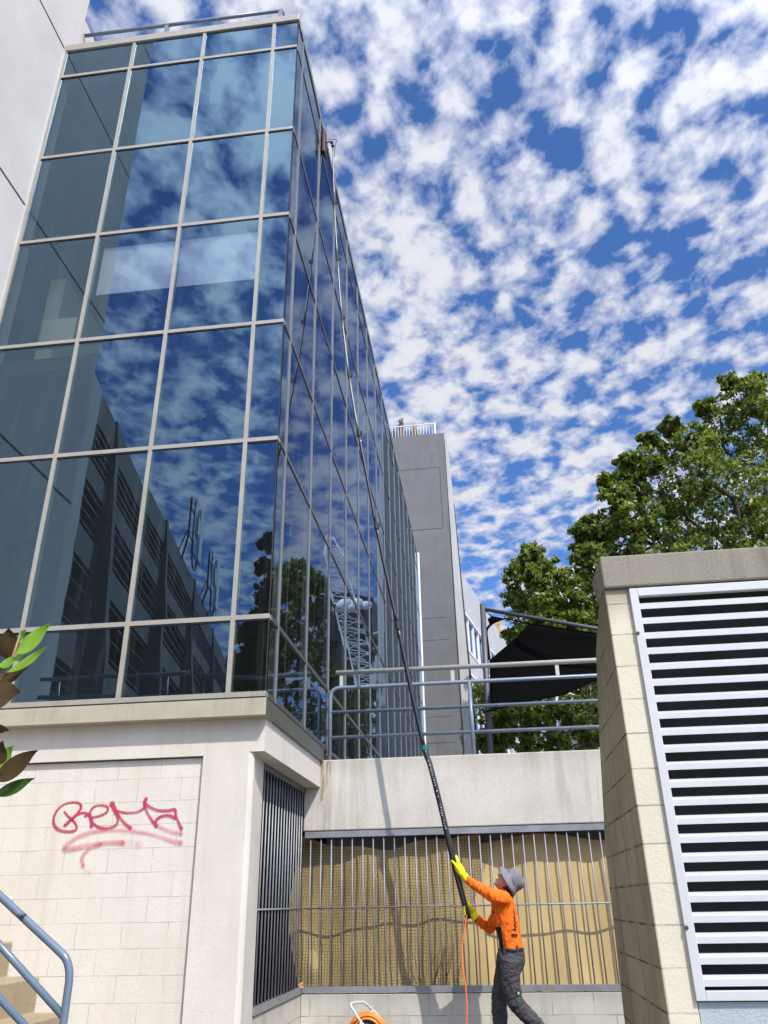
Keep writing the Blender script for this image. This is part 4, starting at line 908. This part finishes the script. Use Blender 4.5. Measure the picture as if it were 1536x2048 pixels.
# ------------------------------------------------------------------ the worker
YP = 8.95
def remesh(mb, name, mat, parent, vox=.010, sm=6, fix=None):
    me = bpy.data.meshes.new(name); me.from_pydata(mb.v, [], mb.f); b = bmesh.new(); b.from_mesh(me); bmesh.ops.recalc_face_normals(b, faces=b.faces); b.to_mesh(me); b.free()
    o = bpy.data.objects.new(name, me); COL.objects.link(o)
    m1 = o.modifiers.new('r', 'REMESH'); m1.mode = 'VOXEL'; m1.voxel_size = vox
    m2 = o.modifiers.new('s', 'SMOOTH'); m2.factor = .5; m2.iterations = sm
    dg = bpy.context.evaluated_depsgraph_get(); me2 = bpy.data.meshes.new_from_object(o.evaluated_get(dg)); bpy.data.objects.remove(o)
    me2.name = name
    for p in me2.polygons: p.use_smooth = True
    me2.materials.clear()
    for m_ in (mat if isinstance(mat, (list, tuple)) else [mat]): me2.materials.append(m_)
    if fix: fix(me2)
    o = bpy.data.objects.new(name, me2); COL.objects.link(o)
    if parent: o.parent = parent
    return o
def q(x, y, Y=YP): return at(860+x/5.565, 1680+y/5.565, Y)      # photo detail coordinates of the worker
skin = plain('skin', (.50, .24, .17), .5, 0, .08, 30.)
def creased(name, c, s=9., b=.5, var=.10, dist=.03, rough=.75, anis=(1, 1, .35)):
    m, t, p, o = newmat(name); p.inputs['Roughness'].default_value = rough; p.inputs['Specular IOR Level'].default_value = .25
    n = tex(t, 'ShaderNodeTexNoise', objco(t, anis, (0, R(18), 0)), i_Scale=s, i_Detail=3., i_Distortion=1.2)
    t.links.new(mixc(t, rmp(t, n.outputs[0], .3, .7), tuple(x*(1-var) for x in c), tuple(min(1, x*(1+var)) for x in c)), p.inputs['Base Color'])
    bump(t, p, n.outputs[0], b, dist); return m
m_shirt = creased('orange_shirt', (.95, .17, .012), 13., .8, .06, .045)
m_trous = creased('charcoal_trousers', (.060, .060, .064), 11., .9, .2, .05, anis=(.7, 1, 1.1))
# body: head, neck, trunk, arms, legs in one surface
hc = q(862, 468); ht = Vector((.74, 0, .67)).normalized(); hf = Vector((-.67, 0, .74)).normalized(); hs_ = Vector((0, 1, 0))
rotH = Matrix((hf, hs_, ht)).transposed()
bd = MB()
bd.ball(hc, .088, (1.05, .86, 1.12), rotH)
def hp(f, s, u): return hc+hf*f+hs_*s+ht*u
bd.ball(hp(.030, 0, -.062), .058, (1.05, .95, .95), rotH); bd.ball(hp(.072, 0, -.098), .022, (1, 1.1, .8), rotH)
bd.tube([hp(.082, 0, .018), hp(.104, 0, -.018), hp(.108, 0, -.030)], [.009, .014, .013], 8); bd.ball(hp(.086, 0, -.062), .017, (.8, 1.5, .7), rotH); bd.ball(hp(.080, 0, .030), .022, (.7, 2.1, .6), rotH)
for s in (-1, 1): bd.ball(hp(-.005, s*.080, -.015), .024, (.8, .35, 1.25), rotH)
nb = q(838, 640); bd.tube([hp(-.02, 0, -.06), lerp(hp(-.02, 0, -.07), nb, .5), nb+Vector((0, 0, -.04))], [.058, .056, .070], 14)
bd.tube([nb, q(835, 900), q(905, 1180), q(895, 1330)], [.07, .075, .07, .10], 14)
SN = q(815, 655, YP-.17); SF = q(800, 690, YP+.17)
armN = [SN, q(705, 625, YP-.17), q(600, 560, YP-.13), q(490, 495, YP-.06), q(402, 432, YP-.015)]
armF = [SF, q(745, 850, YP+.20), q(660, 985, YP+.18), q(590, 930, YP+.10), q(502, 868, YP+.03)]
bd.tube(armN, [.05, .045, .04, .034, .028], 12); bd.tube(armF, [.05, .045, .04, .034, .028], 12)
legN = [q(890, 1330, YP-.085), q(892, 1500, YP-.095), q(912, 1700, YP-.10), q(950, 1815, YP-.10), q(1080, 1950, YP-.10), q(1230, 2110, YP-.10), q(1390, 2330, YP-.10)]
legF = [q(870, 1330, YP+.09), q(805, 1500, YP+.09), q(775, 1700, YP+.085), q(768, 1850, YP+.08), q(778, 2060, YP+.08), q(800, 2460, YP+.08)]
legN[-1].z = .14; legF[-1].z = .09
bd.tube(legN, [.08, .075, .065, .055, .052, .045, .04], 12); bd.tube(legF, [.08, .07, .06, .055, .052, .045, .04], 12)
person = remesh(bd, 'person', skin, None, .008, 4)
tag(person, 'worker in orange shirt, grey trousers and sun hat reaching up to hold the long pole', 'person')
# shirt
sh = MB()
TR = [(q(905, 1215), .118, .150), (q(893, 1120), .112, .150), (q(872, 1010), .118, .158), (q(842, 890), .128, .170), (q(822, 790), .126, .178), (q(815, 700), .112, .176), (q(822, 640), .080, .125), (q(832, 585), .060, .070)]
ref = Vector((1, 0, 0))
sh.tube([c for c, a, b in TR], [b for c, a, b in TR], 20, ell=[a/b for c, a, b in TR], ref=(1, 0, .1))
sh.tube([q(840, 700, YP-.08)]+armN, [.075, .078, .066, .053, .046, .0365], 16); sh.tube([q(830, 740, YP+.08)]+armF, [.075, .076, .064, .058, .050, .038], 16)
from mathutils import noise as mno
def folds(me, amp, fr, dirn, keep=None):
    me.update(); d = Vector(dirn).normalized()
    nrm = [v.normal.copy() for v in me.vertices]
    for v, n in zip(me.vertices, nrm):
        c = v.co; along = c.dot(d); q_ = (c-d*along)*fr+d*along*fr*.28
        a = mno.noise(q_*1.0)+.5*mno.noise(q_*2.1+Vector((3, 1, 7)))
        v.co = c+n*amp*(abs(a)*1.6-.35)
    me.update()
def shirtfix(me):
    folds(me, .011, 17, (.25, .1, 1))
    me.materials.append(m_blk); me.materials.append(m_cuff)
    for p in me.polygons:
        c = p.center; s = proj(c)
        x = (s[0]-860)*5.565; y = (s[1]-1680)*5.565
        if c.y < YP+.05 and 965 < y < 1240 and x < interp([965, 1240], [790, 822], y) and x > 690: p.material_index = 1
def proj(p):
    d = Vector(p)-EYE; z = d.dot(fwd); return 768+FPX*d.dot(rgt)/z, 1024-FPX*d.dot(upv)/z
m_blk = creased('black_panel', (.018, .018, .022), 12., .5); m_cuff = plain('dark_cuff', (.12, .03, .02), .8)
shirt = remesh(sh, 'shirt', m_shirt, person, .009, 8, shirtfix)
def ring(c, d, r, h, name, mat, par, ell=1, ref=None):
    d = Vector(d).normalized(); return MB().tube([c-d*h, c-d*h*.5, c+d*h*.5, c+d*h], [r*.97, r, r, r*.97], 20, ell=ell, ref=ref).build(name, mat, par, True)
ring(armN[-1]+(armN[-2]-armN[-1])*.02, armN[-2]-armN[-1], .0385, .006, 'cuff', m_cuff, shirt); ring(armF[-1]+(armF[-2]-armF[-1])*.02, armF[-2]-armF[-1], .0400, .006, 'cuff', m_cuff, shirt)
MB().tube([q(836, 600), q(842, 560), q(850, 520)], [.066, .066, .064], 16).build('collar', plain('neck_buff', (.32, .05, .02), .8), shirt, True)
# faint dark print on the back of the shirt
pr = MB()
plist = [(932+6*math.sin(k*2.1)+k*1.2, 772+k*15.5, RN.uniform(12, 20), RN.uniform(13, 19), RN.uniform(-.5, .5)) for k in range(16)]
plist += [(912+k*11, 1062+4*math.sin(k*2), 10, 30, RN.uniform(-.3, .3)) for k in range(6)]+[(920, 1000, 16, 20, .2), (942, 1005, 16, 20, -.2), (696, 800, 9, 12, 0), (706, 806, 9, 12, .2), (717, 804, 8, 12, -.2), (690, 780, 7, 20, .3)]
for (x, y, w_, h_, sl) in plist:
    c = q(x, y, YP-.3); d = (c-EYE).normalized()
    hit = shirt.ray_cast(EYE, d)
    if hit[0]:
        hpnt = hit[1]; n_ = hit[2]; r1 = Vector((0, 0, 1)); r1 = (r1-n_*r1.dot(n_)).normalized(); r2 = r1.cross(n_); kx = .0009; r1 = (r1+r2*sl).normalized()
        o_ = hpnt+n_*.002
        for (ax0, ay0, ax1, ay1) in ((-1, -1, -1, 1), (1, -1, 1, 1), (-1, 1, 1, .1)):
            A_ = o_+r2*ax0*w_*kx*.5+r1*ay0*h_*kx*.5; B_ = o_+r2*ax1*w_*kx*.5+r1*ay1*h_*kx*.5; dd = (B_-A_).normalized(); nn2 = dd.cross(n_)*.0022
            pr.prism([A_-nn2, B_-nn2, B_+nn2, A_+nn2], n_*.0015)
if pr.v: pr.build('printed_lettering', m_blk, shirt)
# trousers
tz = MB()
tz.tube([q(905, 1218), q(905, 1250), q(900, 1310), q(890, 1390)], [.150, .158, .172, .172], 20, ell=[.80, .82, .82, .78], ref=(1, 0, 0))
tz.ball(q(945, 1370, YP-.07), .088, (.95, 1, 1.1)); tz.ball(q(935, 1370, YP+.07), .085, (.95, 1, 1.1))
tz.tube([q(895, 1340, YP-.085), q(893, 1440, YP-.09), q(895, 1560, YP-.095), q(915, 1690, YP-.10), q(945, 1800, YP-.10), q(1010, 1880, YP-.10), q(1110, 1985, YP-.10), q(1230, 2110, YP-.10), q(1370, 2300, YP-.10)], [.105, .103, .092, .086, .082, .076, .072, .068, .066], 16)
tz.tube([q(865, 1340, YP+.085), q(835, 1440, YP+.085), q(805, 1560, YP+.085), q(785, 1690, YP+.085), q(770, 1830, YP+.08), q(776, 1960, YP+.08), q(785, 2120, YP+.08), q(798, 2400, YP+.08)], [.10, .092, .085, .080, .076, .072, .070, .068], 16)
trz = remesh(tz, 'trousers', m_trous, person, .009, 5, lambda me: folds(me, .009, 13, (.9, .2, .5)))
ring(q(903, 1222), (0, 0, 1), .158, .018, 'belt', plain('black_belt', (.02, .015, .013), .35), person, ell=.80, ref=(1, 0, 0))
for x, yy in ((828, YP-.12), (972, YP-.08)): 
    h0 = trz.ray_cast(EYE, (q(x, 1240, yy)-EYE).normalized())
    if h0[0]: c = h0[1]; MB().box(c.x-.008, c.x+.008, c.y-.012, c.y+.004, c.z-.03, c.z+.055).build('belt_loop', m_trous, trz)
# pocket flaps, knee seams and the small green badge
def patch(pts, name, mat, par, thick=.004, tgt=None):
    vs = []
    for x, y in pts:
        h0 = (tgt or trz).ray_cast(EYE, (q(x, y)-EYE).normalized()); 
        if not h0[0]: return
        vs.append(h0[1]+h0[2]*thick)
    return MB().prism(vs, Vector((0, .004, 0))).build(name, mat, par)
patch([(955, 1685), (998, 1680), (1003, 1735), (960, 1740)], 'badge', plain('badge_black', (.01, .015, .012), .6), trz, .006)
patch([(967, 1692), (985, 1690), (988, 1706), (970, 1708)], 'badge_mark', plain('badge_white', (.5, .62, .52), .6), trz, .009)
patch([(965, 1712), (989, 1708), (990, 1722), (967, 1727)], 'badge_mark', plain('badge_green', (.02, .35, .15), .6), trz, .009)
patch([(830, 1530), (905, 1512), (968, 1480), (968, 1492), (905, 1526), (832, 1545)], 'pocket_seam', m_blk, trz, .005)
patch([(900, 1810), (960, 1790), (1035, 1775), (1036, 1785), (962, 1803), (902, 1822)], 'pocket_seam', m_blk, trz, .005)
# hat
hatm = creased('grey_hat', (.19, .185, .20), 16., .5, .12, .02)
cx = Vector((.93, 0, .36)).normalized()           # axis of the hat, tipped right back
fx = Vector((-.36, 0, .93)).normalized(); rotC = Matrix((fx, Vector((0, 1, 0)), cx)).transposed()
hb = q(868, 480)+cx*.024
ht_ = MB()
for (u, r_) in (): pass
vs = []; prof_ = [(-.040, .150, .140), (-.024, .144, .132), (-.006, .128, .120), (.012, .108, .104), (.03, .102, .098), (.07, .099, .095), (.105, .090, .088), (.125, .066, .064), (.132, .03, .03), (.133, .001, .001)]
n_s = 32
for (u, rf, rs_) in prof_:
    for k in range(n_s):
        a = 2*math.pi*k/n_s; wob = (1+.04*math.sin(3*a+1)) if rf > .12 else (1+.02*math.sin(5*a))
        vs.append(hb+cx*(u+(.012*math.sin(2*a+.5) if rf > .12 else .006*math.sin(4*a)))+fx*(rf*wob*math.cos(a)+(.012 if rf > .12 else 0))+Vector((0, 1, 0))*(rs_*wob*math.sin(a)))
ht_.add(vs, [(i*n_s+k, i*n_s+(k+1) % n_s, (i+1)*n_s+(k+1) % n_s, (i+1)*n_s+k) for i in range(len(prof_)-1) for k in range(n_s)])
hat = ht_.build('sun_hat', hatm, person, True); md = hat.modifiers.new('s', 'SOLIDIFY'); md.thickness = .004; md.offset = 1
ring(hb+cx*.028, cx, .104, .012, 'hat_band', plain('hat_band', (.10, .10, .11), .8), hat, ell=1.03, ref=fx)
MB().tube(spline([q(905, 560, YP-.10), q(915, 620, YP-.09), q(918, 670, YP-.08)], 4), .004, 6).build('chin_cord', m_black, hat)
# sunglasses, eyes, mouth
eye = MB()
for s in (-1, 1): eye.ball(hp(.083, s*.030, .012), .017, (.45, 1.15, .85), rotH)
eye.tube([hp(.088, -.012, .014), hp(.092, 0, .016), hp(.088, .012, .014)], .003, 6)
for s in (-1, 1): eye.tube([hp(.078, s*.048, .014), hp(.05, s*.078, .012), hp(.0, s*.083, .008)], .003, 6)
eye.build('sunglasses', plain('dark_lens', (.01, .01, .012), .08), person, True)
MB().ball(hp(.0965, 0, -.064), .0075, (.5, 2.6, .45), rotH).ball(hp(.0945, 0, -.072), .0075, (.5, 2.2, .5), rotH).build('lips', plain('lips', (.42, .15, .13), .5), person, True)
hr_ = MB().ball(hp(-.035, 0, -.045), .074, (.95, 1.0, .8), rotH); hr_.build('hair', plain('dark_hair', (.03, .02, .015), .7), person, True)
# boots
bo = plain('boot_leather', (.05, .035, .025), .6, 0, .2)
for (hx, hy, hz, tp_) in ((legF[-1].x, YP+.08, .03, 0), (legN[-1].x, YP-.10, .05, .35)):
    b_ = MB(); b_.tube([(hx+.07, hy, hz+.03), (hx, hy, hz+.04), (hx-.10, hy, hz+.02-tp_*.03), (hx-.19, hy, .035)], [.035, .048, .046, .030], 14, ell=.85, ref=(0, 0, 1)); b_.tube([(hx+.03, hy, hz+.02), (hx+.02, hy, hz+.20)], [.05, .056], 14)
    remesh(b_, 'boot', bo, person, .008, 3)
# gloves
m_glove = creased('yellow_glove', (.86, .78, .01), 30., .4, .04, .006, rough=.45, anis=(1, 1, 1))
def poleat(x, y):
    # pole axis point nearest to a detail coordinate row
    best = min(sp_, key=lambda p: abs(proj(p)[1]-(1680+y/5.565))); return best
# upper (near) hand: palm behind-right of the pole, thumb crossing it to the left, fingers up its right side
w0 = q(402, 432, YP-.015); pd = (poleat(0, 300)-poleat(0, 500)).normalized()
py = poleat(0, 300).y
gv = MB()
gv.tube([q(415, 445, YP-.02), q(385, 405, YP-.018), q(352, 365, YP-.02)], [.040, .038, .036], 14)
gv.tube([q(370, 385, py-.03), q(330, 325, py-.035), q(300, 275, py-.035)], [.036, .046, .038], 14, ell=.62, ref=(0, 1, 0))
# thumb
gv.tube([q(320, 330, py-.045), q(288, 285, py-.052), q(262, 250, py-.050), q(240, 230, py-.035)], [.020, .0155, .0135, .0105], 10)
# four fingers of unequal length
F = [[(312, 285, -.048), (303, 240, -.052), (293, 200, -.045), (285, 172, -.030)], [(320, 290, -.030), (316, 245, -.028), (306, 205, -.018), (292, 178, -.004)], [(326, 300, -.010), (322, 255, -.002), (308, 218, .012), (288, 200, .028)], [(326, 315, .008), (320, 275, .018), (302, 245, .030), (280, 232, .040)]]
for f, r_ in zip(F, (.0115, .0118, .0112, .0098)): gv.tube([q(x, y, py+dy) for x, y, dy in f], [r_*1.1, r_, r_*.92, r_*.75], 10)
remesh(gv, 'glove', m_glove, person, .0045, 3)
# lower (far) hand: wraps the butt of the pole, knuckles on its left
py2 = poleat(0, 760).y; gv = MB()
gv.tube([q(515, 880, YP+.03), q(492, 850, YP+.028), q(470, 820, YP+.02)], [.042, .040, .037], 14)
gv.tube([q(492, 850, py2+.03), q(465, 800, py2+.030), q(440, 760, py2+.034)], [.036, .046, .036], 14, ell=.62, ref=(0, 1, 0))
gv.tube([q(470, 800, py2+.005), q(458, 755, py2-.018), q(440, 710, py2-.030), q(420, 668, py2-.030)], [.020, .0155, .0135, .0105], 10)
for k, r_ in enumerate((.0115, .0120, .0112, .0100)):
    yb_ = 735+k*27; gv.tube([q(440, yb_+12, py2+.042), q(405, yb_+6, py2+.050), q(372-2*k, yb_+4, py2+.030), q(364+4*k, yb_+10, py2+.0), q(388+3*k, yb_+16, py2-.028)], [r_*1.1, r_*1.05, r_, r_*.95, r_*.75], 10)
remesh(gv, 'glove', m_glove, person, .0045, 3)
